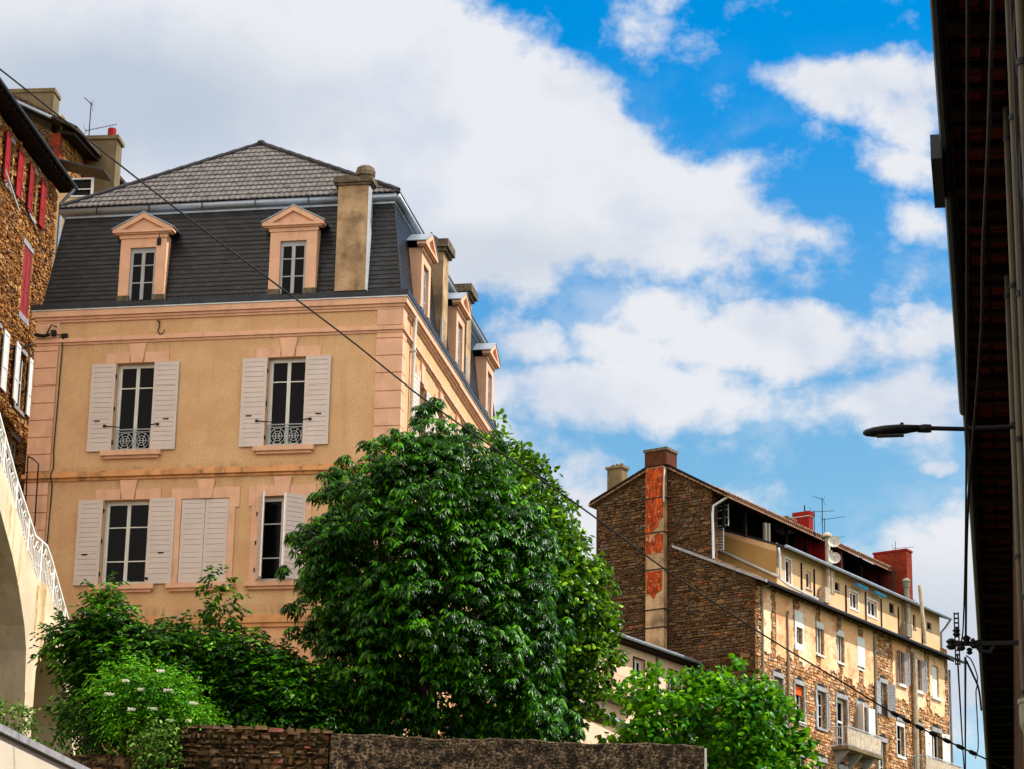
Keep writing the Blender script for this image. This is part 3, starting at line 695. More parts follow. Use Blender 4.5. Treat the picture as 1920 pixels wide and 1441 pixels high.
# snow hooks along the foot of the slates
m = MB()
for k in range(60):
    x = -6.1+k*.045*3.
    if x > -2.0 and x < -.9 or x > -.2: continue
    if -3.7 < x < -2.15: continue
    m.box(x-.01, x+.01, -.03, 0.01, 24.18, 24.27)
m.build('snow_hooks', 'ridge', yh)
m = MB(); ux0, ux1, uy0, uy1 = -W+.36, -.36, .36, D-.36
m.box(ux0, ux1, uy0, uy1, 26.763, 26.85); m.build('fascia', 'zinc', yh)
m = MB(); rr_ = .10
for a, b in (((ux0-.08, uy0-.05), (ux1+.05, uy0-.05)), ((ux1+.05, uy0-.05), (ux1+.05, uy1+.05)), ((ux0-.05, uy0-.05), (ux0-.05, uy1+.05))): m.tube([(a[0], a[1], 26.93), (b[0], b[1], 26.93)], rr_, 12)
m.build('upper_gutter', 'zinc', yh, smooth=True)
m = MB()
for k in range(6): m.box(ux0+.9+k*1.45, ux0+.93+k*1.45, uy0-.158, uy0-.13, 26.82, 27.03)
m.build('gutter_brackets', 'blackzinc', yh)
# tiled top roof, each course modelled
ex0, ex1, ey0, ey1, ez = ux0-.12, ux1+.12, uy0-.14, uy1+.14, 27.02
cx, ya, yb, zr = -4.80, 2.93, D-2.93, 29.70
def tile_slope(mb, A, B, C_, Dd, row=.30, wave=.15, amp=.020):
    """A,B eave ends; C_,Dd top ends above B and A; rows of pantiles clipped to the slope"""
    A, B, C_, Dd = map(Vector, (A, B, C_, Dd)); ud = (B-A).normalized(); nrm = ud.cross((Dd-A)).normalized()
    if nrm.z < 0: nrm = -nrm
    vd = nrm.cross(ud); 
    if vd.z < 0: vd = -vd
    H = (Dd-A).dot(vd); L0 = 0; R0 = (B-A).dot(ud); L1 = (Dd-A).dot(ud); R1 = (C_-A).dot(ud)
    n = round(H/row); row = H/n
    for i in range(n):
        va, vb = i*row, (i+1)*row
        la, ra = L0+(L1-L0)*va/H, R0+(R1-R0)*va/H; lb, rb = L0+(L1-L0)*vb/H, R0+(R1-R0)*vb/H
        l, r_ = min(la, lb), max(ra, rb); l = la; r_ = ra
        off = 0.
        us = [l]+[k*wave/6+off for k in range(int((l-off)/(wave/6))-1, int((r_-off)/(wave/6))+2) if l < k*wave/6+off < r_]+[r_]
        base = len(mb.v)
        for u in us:
            ph = ((u-off)/wave) % 1
            hgt = amp*(math.sin(ph*math.pi*2)*.5+.5)**.8
            for (vv, dd) in ((va-.015, hgt+.006), (va, hgt+.035), (vb, hgt*.9+.004)):
                uu = u
                if vv == vb: uu = min(max(u, lb), rb)
                p = A+ud*uu+vd*vv+nrm*dd; mb.v.append(tuple(p))
        for k in range(len(us)-1):
            b0 = base+3*k; mb.f.append((b0, b0+3, b0+4, b0+1)); mb.f.append((b0+1, b0+4, b0+5, b0+2))
m = MB()
tile_slope(m, (ex0, ey0, ez), (ex1, ey0, ez), (cx, ya, zr), (cx, ya, zr))
tile_slope(m, (ex1, ey0, ez), (ex1, ey1, ez), (cx, yb, zr), (cx, ya, zr))
tile_slope(m, (ex0, ey0, ez), (ex0, ey1, ez), (cx, yb, zr), (cx, ya, zr))
m.face((ex0, ey1, ez), (ex1, ey1, ez), (cx, yb, zr)); m.box(ex0+.1, ex1-.1, ey0+.1, ey1-.1, 26.855, 27.0)
m.build('tiled_roof', 'tile', yh, fixn=False)
def ridge_caps(mb, a, b, r=.075, step=.40):
    a, b = Vector(a), Vector(b); L = (b-a).length; n = int(L/step)
    for k in range(n):
        p = a+(b-a)*(k/n); q = a+(b-a)*((k+1.08)/n)
        mb.tube([p, q], [r*.86, r*1.08], 8)
m = MB(); a1 = (ex0, ey0, ez+.05); a2 = (ex1, ey0, ez+.05); ap = (cx, ya, zr+.04)
ridge_caps(m, a1, ap); ridge_caps(m, a2, ap); ridge_caps(m, (cx, yb, zr+.04), ap); ridge_caps(m, (ex1, ey1, ez+.05), (cx, yb, zr+.04)); m.lathe((cx, ya, zr), [(.10, -.03), (.13, .06), (.09, .12), (.03, .14)], 8)
m.build('ridge_tiles', 'ridge', yh)
# dormers
def dormer(F, c, back, w_=1.25, z0=24.22):
    """pedimented dormer centred on u=c; back = depth of its body behind the face"""
    h = w_/2; mb = MB(); P = w_*.22
    mb.fb(F, c-h, c-h+P, z0, 25.68, -.5, 0); mb.fb(F, c+h-P, c+h, z0, 25.68, -.5, 0); mb.fb(F, c-h, c+h, 25.68, 26.03, -.5, 0)
    mb.fb(F, c-h-.02, c-h+P+.0, z0+1.30, z0+1.34, 0, .03) if False else None
    mb.fb(F, c-h-.035, c+h+.035, 25.93, 26.028, 0, .035)
    o = mb.build('dormer', 'peach', yh)
    b = MB(); 
    b.fb(F, c-h+.012, c-h+.06, z0, 26.0, -back, -.5); b.fb(F, c+h-.06, c+h-.012, z0, 26.0, -back, -.5); b.build('cheek', 'zinc', o)
    k = MB(); k.fb(F, c-h-.15, c+h+.15, 26.03, 26.06, -.1, .10); k.fb(F, c-h-.20, c+h+.20, 26.063, 26.14, -.1, .15)
    hh = h+.20; tri = lambda e, zb, zt: [(c-hh+e, zb), (c+hh-e, zb), (c, zt)]
    # raking cornice: two sloping bars and a recessed tympanum
    for s in (-1, 1): k.prism(F, [(c+s*hh, 26.143), (c+s*(hh-.26), 26.143), (c, 26.46), (c, 26.60)], -.1, .15)
    k.build('pediment', 'peach', o)
    t = MB(); t.prism(F, [(c-hh+.2, 26.142), (c+hh-.2, 26.142), (c, 26.47)], -.1, .07); t.build('tympanum', 'peach', o)
    r = MB()
    for s in (-1, 1): r.prism(F, [(c+s*(hh+.03), 26.15), (c+s*(hh+.03), 26.172), (c, 26.63), (c, 26.605)], -back, .17)
    r.build('dormer_roof', 'zinc', o)
    wu0, wu1 = c-h+P, c+h-P
    fr = MB(); d1, d0 = -.075, -.11
    fr.fb(F, wu0, wu0+.07, z0+.03, 25.64, d0, d1); fr.fb(F, wu1-.07, wu1, z0+.03, 25.64, d0, d1); fr.fb(F, wu0, wu1, 25.55, 25.678, d0-.001, d1+.001)
    cc = (wu0+wu1)/2; fr.fb(F, cc-.045, cc+.045, z0+.03, 25.55, d0, d1+.02)
    for zz in (z0+.50, z0+.98): fr.fb(F, wu0+.07, wu1-.07, zz-.015, zz+.015, d0, d1)
    fr.build('dormer_window', 'dframe', o)
    pn = MB(); pn.fb(F, wu0+.001, wu1-.001, z0, 25.66, -.105, -.098); pn.build('pane', 'glass', o)
    ft = MB(); ft.fb(F, c-h-.03, c-h+P+.03, z0-.02, z0+.13, -.1, .03); ft.fb(F, c+h-P-.03, c+h+.03, z0-.02, z0+.13, -.1, .03); ft.build('dormer_foot', 'chimcap', o)
    return o
FD = facade('S', -.09); FDE = facade('E', .09)
dormer(FD, -6.97, 1.0); dormer(FD, -2.92, 1.0)
for c in (2.34, 7.07, 11.65): dormer(FDE, c, 1.0, 1.16, 24.24)
# chimneys
def cap(mb, x0, x1, y0, y1, z0, z1, e=.08):
    mb.box(x0-e*.5, x1+e*.5, y0-e*.5, y1+e*.5, z0, z0+(z1-z0)*.3); mb.box(x0-e, x1+e, y0-e, y1+e, z0+(z1-z0)*.3+.002, z1)
m = MB(); m.box(-1.79, -.98, -.05, .55, 24.25, 27.15); o = m.build('chimney', 'chim', yh)
m = MB(); cap(m, -1.81, -.96, -.06, .57, 27.152, 27.36, .10); m.build('chimney_cap', 'chimcap', o)
m = MB(); m.box(-.977, -.94, -.07, .3, 24.25, 27.10); m.build('flashing', 'whitezinc', o)
m = MB(); m.lathe((-1.14, .2, 27.36), [(.20, 0), (.21, .10), (.26, .12), (.27, .22), (.23, .34), (.14, .40), (.0, .41)], 10); m.box(-1.7, -1.42, .0, .3, 27.362, 27.47); m.build('chimney_pot', 'chimcap', o)
for (y0, y1, zt) in ((4.83, 5.56, 27.05), (8.27, 8.95, 26.95)):
    m = MB(); m.box(-.62, .02, y0, y1, 24.2, zt); o = m.build('chimney', 'chim', yh)
    m = MB(); cap(m, -.62, .02, y0, y1, zt+.002, zt+.33, .15); m.build('chimney_cap', 'chimcap', o)
    m = MB(); m.box(.0, .05, y0-.06, y0-.003, 24.2, 25.1); m.build('flashing', 'whitezinc', o)
# downpipe, wires, hook
m = MB(); m.tube([(.12, 1.08, 23.85), (.10, 1.08, 23.3), (.10, 1.08, 8.7)], .055, 10)
for z in (22.9, 20.9, 18.6): m.box(.0, .16, 1.01, 1.15, z, z+.04)
m.build('downpipe', 'pipelight', yh, smooth=False)
m = MB(); m.tube([(.09, 1.27, 22.2), (.09, 1.27, 9.5)], .02, 6); m.build('wall_cable', 'cable', yh)
m = MB(); m.tube([(-8.98, -.06, 23.36), (-9.02, -.07, 23.2), (-9.02, -.05, 22.9), (-9.06, -.04, 20.3), (-9.03, -.03, 19.8), (-9.05, -.16, 19.55), (-9.03, -.04, 19.3), (-9.06, -.04, 17.0), (-9.0, -.03, 15.9)], .016, 6); m.box(-9.06, -8.9, -.1, 0, 23.28, 23.38)
m.build('wall_cable', 'cable', yh)
m = MB(); m.tube([(-6.50, -.02, 23.66), (-6.42, -.05, 23.62), (-6.42, -.06, 23.45), (-6.45, -.07, 23.35), (-6.40, -.08, 23.27), (-6.30, -.08, 23.28), (-6.26, -.08, 23.38)], .016, 6); m.build('wall_hook', 'black', yh)
m = MB(); m.tube([(-9.75, -.15, 23.36), (-9.5, -.18, 23.30), (-9.35, -.2, 23.33)], .05, 6); m.tube([(-9.45, -.1, 23.4), (-9.3, -.2, 23.60), (-9.18, -.12, 23.55)], .02, 5); m.box(-9.32, -9.2, -.18, -.04, 23.32, 23.46); m.tube([(-9.2, -.12, 23.35), (-8.98, -.1, 23.33)], .014, 5)
m.build('cable_bracket', 'black', yh)
m = MB(); m.tube([(-7.26, .0, 25.95), (-7.0, .0, 25.9)], .0001, 3) if False else m.tube([(-6.55, -.10, 26.1), (-6.54, -.12, 25.9)], .02, 6); m.box(-6.60, -6.50, -.14, -.08, 25.72, 25.9); m.build('wall_bracket', 'black', yh)
m = MB(); m.tube([(-9.66, -.25, 20.05), (-9.63, -.25, 19.0), (-9.6, -.25, 17.2)], .02, 5); m.tube([(-9.66, -.25, 20.05), (-9.52, -.25, 19.98), (-9.36, -.25, 19.84), (-9.34, -.25, 18.2)], .02, 5)
m.build('iron_hoop', 'black', yh)

# pigeon on the second chimney
o = thing('pigeon', 'dark grey pigeon standing on the chimney cap behind the first side dormer', 'bird', YO, A_ROT, base=0.)
BASE = 0.
m = MB(); zc = 27.38
px, py = -.25, 5.0
m.tube([(px+.00-.17, py, zc+.05), (px-.07, py, zc+.085), (px, py, zc+.125), (px+.07, py, zc+.17), (px+.10, py, zc+.23), (px+.115, py, zc+.275), (px+.13, py, zc+.30), (px+.16, py, zc+.295)], [.012, .035, .062, .06, .036, .026, .026, .008], 10)
m.tube([(px, py+.02, zc+.08), (px, py+.02, zc)], .007, 5); m.tube([(px, py-.02, zc+.08), (px, py-.02, zc)], .007, 5)
bird = m.build('pigeon_body', 'pigeon', None, smooth=True)
bpy.data.objects.remove(o)
bird.name = 'pigeon'; bird.location = (YO[0], YO[1], 0); bird.rotation_euler = (0, 0, A_ROT); bird.scale = (1, 1, 1)
for v in bird.data.vertices: v.co.x = 2*px-v.co.x
tag(bird, 'dark grey pigeon standing on the chimney cap beside the first side dormer', 'bird')
def reorigin(ob, p):
    """move a mesh object's origin to world point p"""
    mw = ob.matrix_basis.copy(); inv = mw.inverted() @ Vector(p)
    for v in ob.data.vertices: v.co -= inv
    ob.location = Vector(p)
ca, sa = math.cos(A_ROT), math.sin(A_ROT)
reorigin(bird, (YO[0]+px*ca-py*sa, YO[1]+px*sa+py*ca, zc))

# ------------------------------------------------------------------ arched concrete stair on the left
st = thing('outdoor_staircase', 'cream concrete outdoor stair on arches with a white lattice railing', 'staircase', YO, A_ROT, base=8.6)
FT = facade('E', -7.5)
prof_top = [(-14.5, 23.9), (-7.56, 17.76), (-6.87, 17.42), (-5.50, 16.29), (-4.74, 15.74), (-3.92, 15.72), (-3.41, 15.35), (-2.85, 15.06), (-1.2, 13.80), (.6, 12.1)]
def arc_pts(c, top, half, n=8, foot=9.0):
    return None
arch1 = [(-11.2, 8.6), (-11.2, 13.0), (-10.6, 15.9), (-9.3, 17.2), (-8.2, 17.25), (-7.34, 16.72), (-6.37, 15.89), (-5.87, 15.35), (-5.27, 14.5), (-5.04, 13.95), (-4.93, 13.0), (-4.90, 8.6)]
arch2 = [(-4.33, 8.6), (-4.33, 13.6), (-4.20, 14.0), (-3.95, 14.3), (-3.6, 14.42), (-3.2, 14.36), (-2.60, 13.95), (-2.03, 13.45), (-1.6, 12.8), (-1.45, 12.2), (-1.42, 8.6)]
def interp(pts, u):
    for (a, b), (c, d) in zip(pts, pts[1:]):
        if a <= u <= c: return b+(d-b)*(u-a)/(c-a)
    return pts[-1][1]
def arch_wall(mb, F, top, arches, u0, u1, zb, d0, d1, th_und=True):
    us = sorted({u0, u1, *[p[0] for p in top if u0 < p[0] < u1], *[p[0] for a in arches for p in a if u0 < p[0] < u1]})
    for a, b in zip(us, us[1:]):
        c = (a+b)/2; lo = (zb, zb); ins = False
        for ar in arches:
            if ar[0][0] < c < ar[-1][0]: inner = ar[1:-1]; lo = (interp(inner, max(a, inner[0][0]+1e-5)), interp(inner, min(b, inner[-1][0]-1e-5))); ins = True
        ta, tb = interp(top, a), interp(top, b)
        P = [(a, lo[0]), (b, lo[1]), (b, tb), (a, ta)]
        mb.face(*[F(u, v, d1) for u, v in P]); mb.face(*[F(u, v, d0) for u, v in P])
        mb.face(F(a, ta, d1), F(b, tb, d1), F(b, tb, d0), F(a, ta, d0)); mb.face(F(a, lo[0], d1), F(b, lo[1], d1), F(b, lo[1], d0), F(a, lo[0], d0))
    for ar in arches:
        for (p, q) in ((ar[0], ar[1]), (ar[-1], ar[-2])): mb.face(F(*p, d1), F(*q, d1), F(*q, d0), F(*p, d0))
m = MB(); arch_wall(m, FT, prof_top, [arch1, arch2], -14.5, .6, 8.6, -1.7, 0); m.face(FT(-14.5, 8.6, 0), FT(-14.5, 23.9, 0), FT(-14.5, 23.9, -1.7), FT(-14.5, 8.6, -1.7)); m.face(FT(.6, 8.6, 0), FT(.6, 12.1, 0), FT(.6, 12.1, -1.7), FT(.6, 8.6, -1.7))
m.build('arched_wall', 'cream', st)
q = MB()
for (a, b, zt, zb) in ((-4.66, -4.50, 15.60, 14.35), (-4.16, -4.00, 15.62, 13.9), (-5.92, -5.86, 16.0, 15.3), (-6.7, -6.62, 17.0, 16.3)):
    n_ = 7
    for k in range(n_):      # tapering drips of rust-brown damp, a hair proud of the wall
        z1, z0 = zt-(zt-zb)*k/n_, zt-(zt-zb)*(k+1)/n_; f0, f1 = .5*k/n_, .5*(k+1)/n_; w_ = (b-a)/2; c_ = (a+b)/2+.02*math.sin(k*1.7+a); c2 = (a+b)/2+.02*math.sin((k+1)*1.7+a)
        q.face(FT(c_-w_*(1-f0), z1, .004), FT(c_+w_*(1-f0), z1, .004), FT(c2+w_*(1-f1), z0, .004), FT(c2-w_*(1-f1), z0, .004))
q.build('damp_stains', 'damp', st, fixn=False)
m = MB()
for (u_, t_) in ((-6.4, 1), (-2.95, 1)): m.fb(FT, u_-.008, u_+.008, interp(prof_top, u_)-1.0, interp(prof_top, u_)-.02, 0, .003)
m.build('casting_joint', 'damp', st)
m = MB()
for (a, b), (c, d) in zip(prof_top, prof_top[1:]): m.hexa([(-9.2, a, b-.55), (-7.9, a, b-.55), (-7.9, c, d-.55), (-9.2, c, d-.55), (-9.2, a, b-.35), (-7.9, a, b-.35), (-7.9, c, d-.35), (-9.2, c, d-.35)])
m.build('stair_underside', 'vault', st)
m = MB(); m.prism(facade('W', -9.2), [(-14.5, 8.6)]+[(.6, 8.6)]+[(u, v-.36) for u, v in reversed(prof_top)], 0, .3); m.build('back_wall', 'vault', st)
# flights of steps behind the side wall
m = MB(); y = -14.3
while y < .5:
    z = interp(prof_top, y)-.02; m.box(-9.2, -7.72, y, y+.3, z-.25, z+.05*0); y += .3
m.build('steps', 'grey', st)
rail_top = [(-14.5, 25.05), (-7.80, 18.90), (-6.33, 17.68), (-4.90, 16.72), (-4.10, 16.68), (-3.69, 16.42), (-2.35, 15.35), (-1.07, 14.32), (.5, 13.0)]
m = MB(); dR = -.05
pts = [(u, z) for u, z in rail_top]
for (a, b) in zip(pts, pts[1:]): m.tube([FT(a[0], a[1], dR), FT(b[0], b[1], dR)], .04, 6)
for off_ in (.30, .62): 
    for (a, b) in zip(pts, pts[1:]): m.tube([FT(a[0], a[1]-off_, dR), FT(b[0], b[1]-off_, dR)], .012, 5)
m.build('handrail', 'whiterail', st)
m = MB(); u = -12.0; k = 0
while u < .4:
    zt = interp(rail_top, u); zb = interp(prof_top, u)
    if k % 9 == 0: m.fb(FT, u-.03, u+.03, zb-.1, zt, dR-.03, dR+.03)
    else: m.fb(FT, u-.010, u+.010, zb-.03, zt-.30, dR-.01, dR+.01)
    u += .105; k += 1
m.build('balusters', 'whiterail', st)
m = MB(); u = -12.0
while u < .3:
    for s in (0, 1):
        ua, ub = (u, u+.31) if s == 0 else (u+.31, u)
        m.tube([FT(ua, interp(rail_top, ua)-.30, dR), FT((ua+ub)/2, interp(rail_top, (ua+ub)/2)-.10, dR), FT(ub, interp(rail_top, ub)-.02, dR)], .011, 4)
    c = u+.155; zc = interp(rail_top, c)-.16
    m.tube([FT(c+.075*math.cos(t*math.pi/4), zc+.075*math.sin(t*math.pi/4), dR) for t in range(8)], .010, 4, True)
    u += .31
m.build('scroll_frieze', 'whiterail', st)
# handrail of the other side
m = MB()
for (a, b) in zip(pts, pts[1:]): m.tube([(-9.15, a[0], a[1]), (-9.15, b[0], b[1])], .03, 6)
m.tube([(-9.15, -4.9, 16.72), (-8.3, -4.4, 16.9), (-7.9, -3.6, 16.15)], .03, 6)
m.build('handrail', 'whiterail', st)

# low cream parapet in the bottom left corner
pw = thing('parapet_wall', 'sunlit cream rendered parapet wall with a grey coping, nearest the camera', 'wall', (YO[0], YO[1]), A_ROT, base=0.)
FP = facade('E', 0.)
m = MB(); m.box(-.3, 0, -42, -17.5, 0, 8.29); m.build('wall', 'creamwall', pw)
m = MB(); m.box(-.36, .07, -42, -17.45, 8.292, 8.40); m.build('coping', 'lintel', pw)

# ------------------------------------------------------------------ retaining walls
FSs_ = facade('S')
rw = thing('retaining_wall', 'brown rubble retaining wall topped with a rendered coping under the big tree', 'wall', (-3.29, 49.58), math.atan2(.51, 7.07), base=0.)
m = MB()
random.seed(3)
wl = math.hypot(7.07, .51)
m.box(0, wl, 0, .55, 0, 9.55); m.build('wall', 'wallstone', rw); rubble(rw, FSs_, .02, wl-.03, 8.3, 9.72, 'st_garden', 10, h=(.07, .16), w=(.1, .36), rough=2.2)
m = MB(); n = 36
for k in range(n):      # uneven rendered top
    a, b = wl*k/n, wl*(k+1)/n; za, zb = 10.27+.015*math.sin(k*1.7)+.02*math.sin(k*.45), 10.27+.015*math.sin((k+1)*1.7)+.02*math.sin((k+1)*.45)
    m.add([(a, -.03, 9.3), (b, -.03, 9.3), (b, -.03, zb-.05), (a, -.03, za-.05), (a, .12, za), (b, .12, zb), (b, .45, zb-.01), (a, .45, za-.01), (a, .57, za-.07), (b, .57, zb-.07), (b, .57, 9.3), (a, .57, 9.3)],
          [(0, 1, 2, 3), (3, 2, 5, 4), (4, 5, 6, 7), (7, 6, 9, 8), (8, 9, 10, 11)]+([(0, 3, 4, 7, 8, 11)] if k == 0 else [])+([(1, 10, 9, 6, 5, 2)] if k == n-1 else []))
m.build('rendered_top', 'wallrender', rw)
m = MB(); m.box(wl+.003, wl+.05, -.02, .50, 0, 10.2); m.build('sunlit_end_sheet', 'pipelight', rw)  # pale sheet puts the sunlit brightness of the wall end into its colour
rw2 = thing('retaining_wall', 'dark dry-stone garden wall below the creeper, left of the rendered wall', 'wall', (-9.9, 49.42), math.atan2(.16, 6.6), base=0.)
wl2 = 6.58
m = MB(); n = 60
tops = []
rg = random.Random(5)
for k in range(n+1):
    u = wl2*k/n; base_ = 10.36 if u > 3.75 else (9.78+.55*max(0, min(1, (u-3.2)/.55)))
    if u > 5.2: base_ = 10.31
    tops.append(base_+rg.uniform(-.035, .035))
for k in range(n):
    a, b = wl2*k/n, wl2*(k+1)/n; z = tops[k]
    m.add([(a, 0, 0), (b, 0, 0), (b, -.0, z-.04), (a, 0, z-.04), (a, .08, z), (b, .08, z), (b, .5, z), (a, .5, z), (b, .55, 0), (a, .55, 0)], [(0, 1, 2, 3), (3, 2, 5, 4), (4, 5, 6, 7), (7, 6, 8, 9)])
    if k < n-1:
        z2 = tops[k+1]; m.face((b, 0, min(z, z2)-.04), (b, 0, max(z, z2)-.04), (b, .08, max(z, z2)), (b, .5, max(z, z2)), (b, .5, min(z, z2)), (b, .08, min(z, z2)))
m.build('wall', 'wallstone', rw2)
rubble(rw2, FSs_, .02, wl2-.02, 8.3, 10.33, 'st_garden', 11, lambda x, y: y < tops[max(0, min(n, int(x/wl2*n)))]-.02, h=(.05, .12), w=(.07, .27), d=(.0, .05), rough=1.8)
m = MB()      # separate cap stones lying on it
u = 3.8
while u < wl2-.1:
    L = rg.uniform(.14, .34); h = rg.uniform(.05, .10); z = 10.30 if u < 5.2 else 10.26
    m.hexa([(u, -.03, z), (u+L, -.03, z), (u+L, .4, z), (u, .4, z), (u+.02, 0, z+h), (u+L-.02, .02, z+h*.9), (u+L-.03, .38, z+h), (u+.03, .38, z+h*.9)]); u += L+rg.uniform(.01, .06)
m.build('cap_stones', 'st_garden', rw2)

# ------------------------------------------------------------------ far left houses of ochre stone
LO = (-13.897, 75.0); L_ROT = R(83.6)
lh = thing('stone_house', 'ochre rubble house with red and white shutters at the left edge behind the stair', 'house', LO, L_ROT, base=9.)
FL = facade('S')
rows_ = [(-2.75, -2.16, 29.30, 30.70), (-5.15, -4.55, 29.30, 30.70)]
wins = rows_+[(-2.85, -2.03, 26.25, 28.30), (-2.74, -1.84, 23.5, 25.18), (-2.7, -1.9, 20.6, 22.6), (-5.2, -4.4, 23.5, 25.18)]
m = MB(); wall(m, FL, -16, 0, 9, 31.0, wins, .16); m.face((-16, 0, 9), (-16, 9, 9), (-16, 9, 31), (-16, 0, 31)); m.face((0, 0, 9), (0, 9, 9), (0, 9, 31), (0, 0, 31)); m.face((-16, 9, 9), (0, 9, 9), (0, 9, 31), (-16, 9, 31))
m.build('wall', 'ochrestone', lh, fixn=False)
rubble(lh, FL, -7.5, -.02, 19, 31.0, 'st_ochre', 7, lambda x, y: not any(h[0]-.1 < x < h[1]+.1 and h[2]-.15 < y < h[3]+.15 for h in wins), h=(.05, .12), w=(.07, .24), d=(0, .05))
for i, (a, b, c, d) in enumerate(wins):
    if i == 2:
        o = window(lh, FL, a, b, c, d, depth=.05)
        cm = (a+b)/2
        shutter(o, FL, a+.02, cm-.005, c+.02, d-.02, -.04, mat='darkred', slats=False); shutter(o, FL, cm+.005, b-.02, c+.02, d-.02, -.04, mat='darkred', slats=False)
        k = MB(); k.fb(FL, a-.12, b+.05, d, d+.2, 0, .02); k.fb(FL, a-.1, b+.1, c-.18, c-.002, 0, .02); k.build('lintel', 'lintel', o); continue
    o = window(lh, FL, a, b, c, d, depth=.10, rows=(.5,))
    k = MB(); k.fb(FL, a-.06, b+.06, d, d+.12, 0, .02); k.fb(FL, a-.1, b+.1, c-.1, c-.002, 0, .05); k.build('lintel', 'lintel', o)
    if i < 2:
        shutter(o, swing(FL, a, R(4)), a-.54, a-.02, c-.03, d, .078, mat='redpaint', slats=False); shutter(o, FL, b+.20, b+.70, c-.03, d+.02, .078, mat='redpaint', slats=False)
    elif i in (3, 5):
        shutter(o, swing(FL, a, R(5)), a-.6, a-.03, c, d, .078, mat='wornwhite', slats=False); shutter(o, FL, b+.04, b+.54, c, d, .078, mat='wornwhite', slats=False)
# roof with deep dark eaves
def roof_slope(P, x0, x1, ye, ze, yr, zr_, th=.16, mat='darkroof', verge=0., name='roof'):
    mb = MB(); mb.hexa([(x0, ye, ze), (x1, ye, ze), (x1, yr, zr_), (x0, yr, zr_), (x0, ye, ze+th), (x1, ye, ze+th), (x1, yr, zr_+th), (x0, yr, zr_+th)])
    return mb.build(name, mat, P)
roof_slope(lh, -16.3, .2, -.48, 31.20, 4.5, 33.0, .12); roof_slope(lh, -16.3, .25, 9.6, 31.22, 4.5, 33.0)
m = MB(); 
for k in range(38): m.box(-16.1+k*.43, -16.0+k*.43, -.46, 0, 31.09, 31.195)
m.box(-16.2, .15, -.46, -.02, 31.0+.07, 31.085); m.build('rafters', 'wood', lh)
m = MB(); m.tube([(-16.3, -.53, 31.22), (.2, -.53, 31.22)], .055, 8); m.build('gutter', 'blackzinc', lh)
m = MB(); m.prism(facade('W', .0), [(0, 31.0), (9, 31.0), (4.5, 32.9)], -.05, 0); m.build('gable', 'shadestone', lh)
m = MB(); m.tube([(.05, -.50, 31.15), (.03, -.35, 30.95), (.05, -.12, 30.7), (.05, -.10, 9)], .06, 8); m.build('downpipe', 'zinc', lh)
m = MB(); m.tube([(-16, -.12, 29.35), (-5.3, -.1, 29.42), (-3.0, -.08, 29.25), (-1.3, -.06, 28.75), (.1, -.1, 29.05)], .018, 5); m.tube([(-5, -.06, 24.35), (-.9, -.08, 25.9), (.3, -.1, 26.1)], .018, 5); m.build('wall_cable', 'cable', lh)
m = MB(); m.tube([(-5.6, -.1, 29.6), (-3.9, -.1, 28.9)], .03, 5); m.build('wall_stay', 'whitezinc', lh)

L2O = (-15.069, 81.0)
l2 = thing('stone_house', 'taller brown stone house with big rendered chimneys behind the ochre stone house', 'house', L2O, L_ROT, base=9.)
m = MB(); m.face((0, 0, 9), (0, 8, 9), (0, 8, 37.8), (0, 5.2, 38.6), (0, 0, 35.35)); m.build('end_wall', 'shadestone', l2, fixn=False)
rubble(l2, facade('W'), .3, 4., 33, 37.2, 'st_brown', 8, lambda x, y: y < 35.3+x*.6, h=(.1, .22), w=(.15, .5), d=(0, .05))
rubble(l2, facade('S'), .25, 8., 34, 36.2, 'st_ochre', 9, lambda x, y: not (3. < x < 3.9 and 34.8 < y < 35.9), h=(.1, .2), w=(.15, .4), d=(0, .05))
m = MB(); wall(m, FL, 0, 14, 9, 36.2, [(3.2, 3.7, 35.0, 35.75)], .15); m.face((14, 0, 9), (14, 8, 9), (14, 8, 36), (14, 0, 36)); m.build('wall', 'ochrestone', l2, fixn=False)
m = MB()
for k in range(9): m.box(-.02, .25+.2*(k % 2), -.02, .28-.1*(k % 2), 31+.5*k, 31.47+.5*k)
m.build('quoins', 'redbrick', l2)
o = window(l2, FL, 3.2, 3.7, 35.0, 35.75, depth=.1); shutter(o, FL, 2.8, 3.19, 35.0, 35.75, .078, mat='redpaint', slats=False)
# verge: slates on the sloping end wall
m = MB(); m.hexa([(-.12, -.6, 35.55), (14.2, -.6, 36.9), (14.2, -.6, 37.02), (-.12, -.6, 35.67), (-.12, 5.2, 38.62), (14.2, 5.2, 39.6), (14.2, 5.2, 39.75), (-.12, 5.2, 38.78)]); m.build('roof', 'darkroof', l2)
m = MB(); m.hexa([(0, -.5, 35.40), (14, -.5, 36.8), (14, -.02, 36.9), (0, -.02, 35.45), (0, -.5, 35.5), (14, -.5, 36.88), (14, -.02, 37.1), (0, -.02, 35.6)]); m.build('eaves', 'wood', l2)
m = MB(); m.tube([(-.1, .3, 36.02), (-.1, 2.0, 36.85), (-.1, 3.2, 37.5)], .06, 6); m.build('verge_flashing', 'zinc', l2)
for (x0, x1, y0, y1, z0, z1, e) in ((1.0, 1.7, .62, 3.6, 35.5, 37.42, .04), (3.0, 3.7, -1.10+.0, .15, 34.5, 36.5, .07)):
    m = MB(); m.box(x0, x1, y0, y1, z0, z1); o = m.build('chimney', 'grey', l2)
    m = MB(); m.box(x0-e, x1+e, y0-e, y1+e, z1+.002, z1+.14); m.build('chimney_cap', 'grey', o)
    if x0 > 2: m = MB(); m.lathe((x0+.3, y0+.28, z1+.14), [(.15, 0), (.15, .36), (.13, .38)], 12); m.build('chimney_pot', 'pot', o)
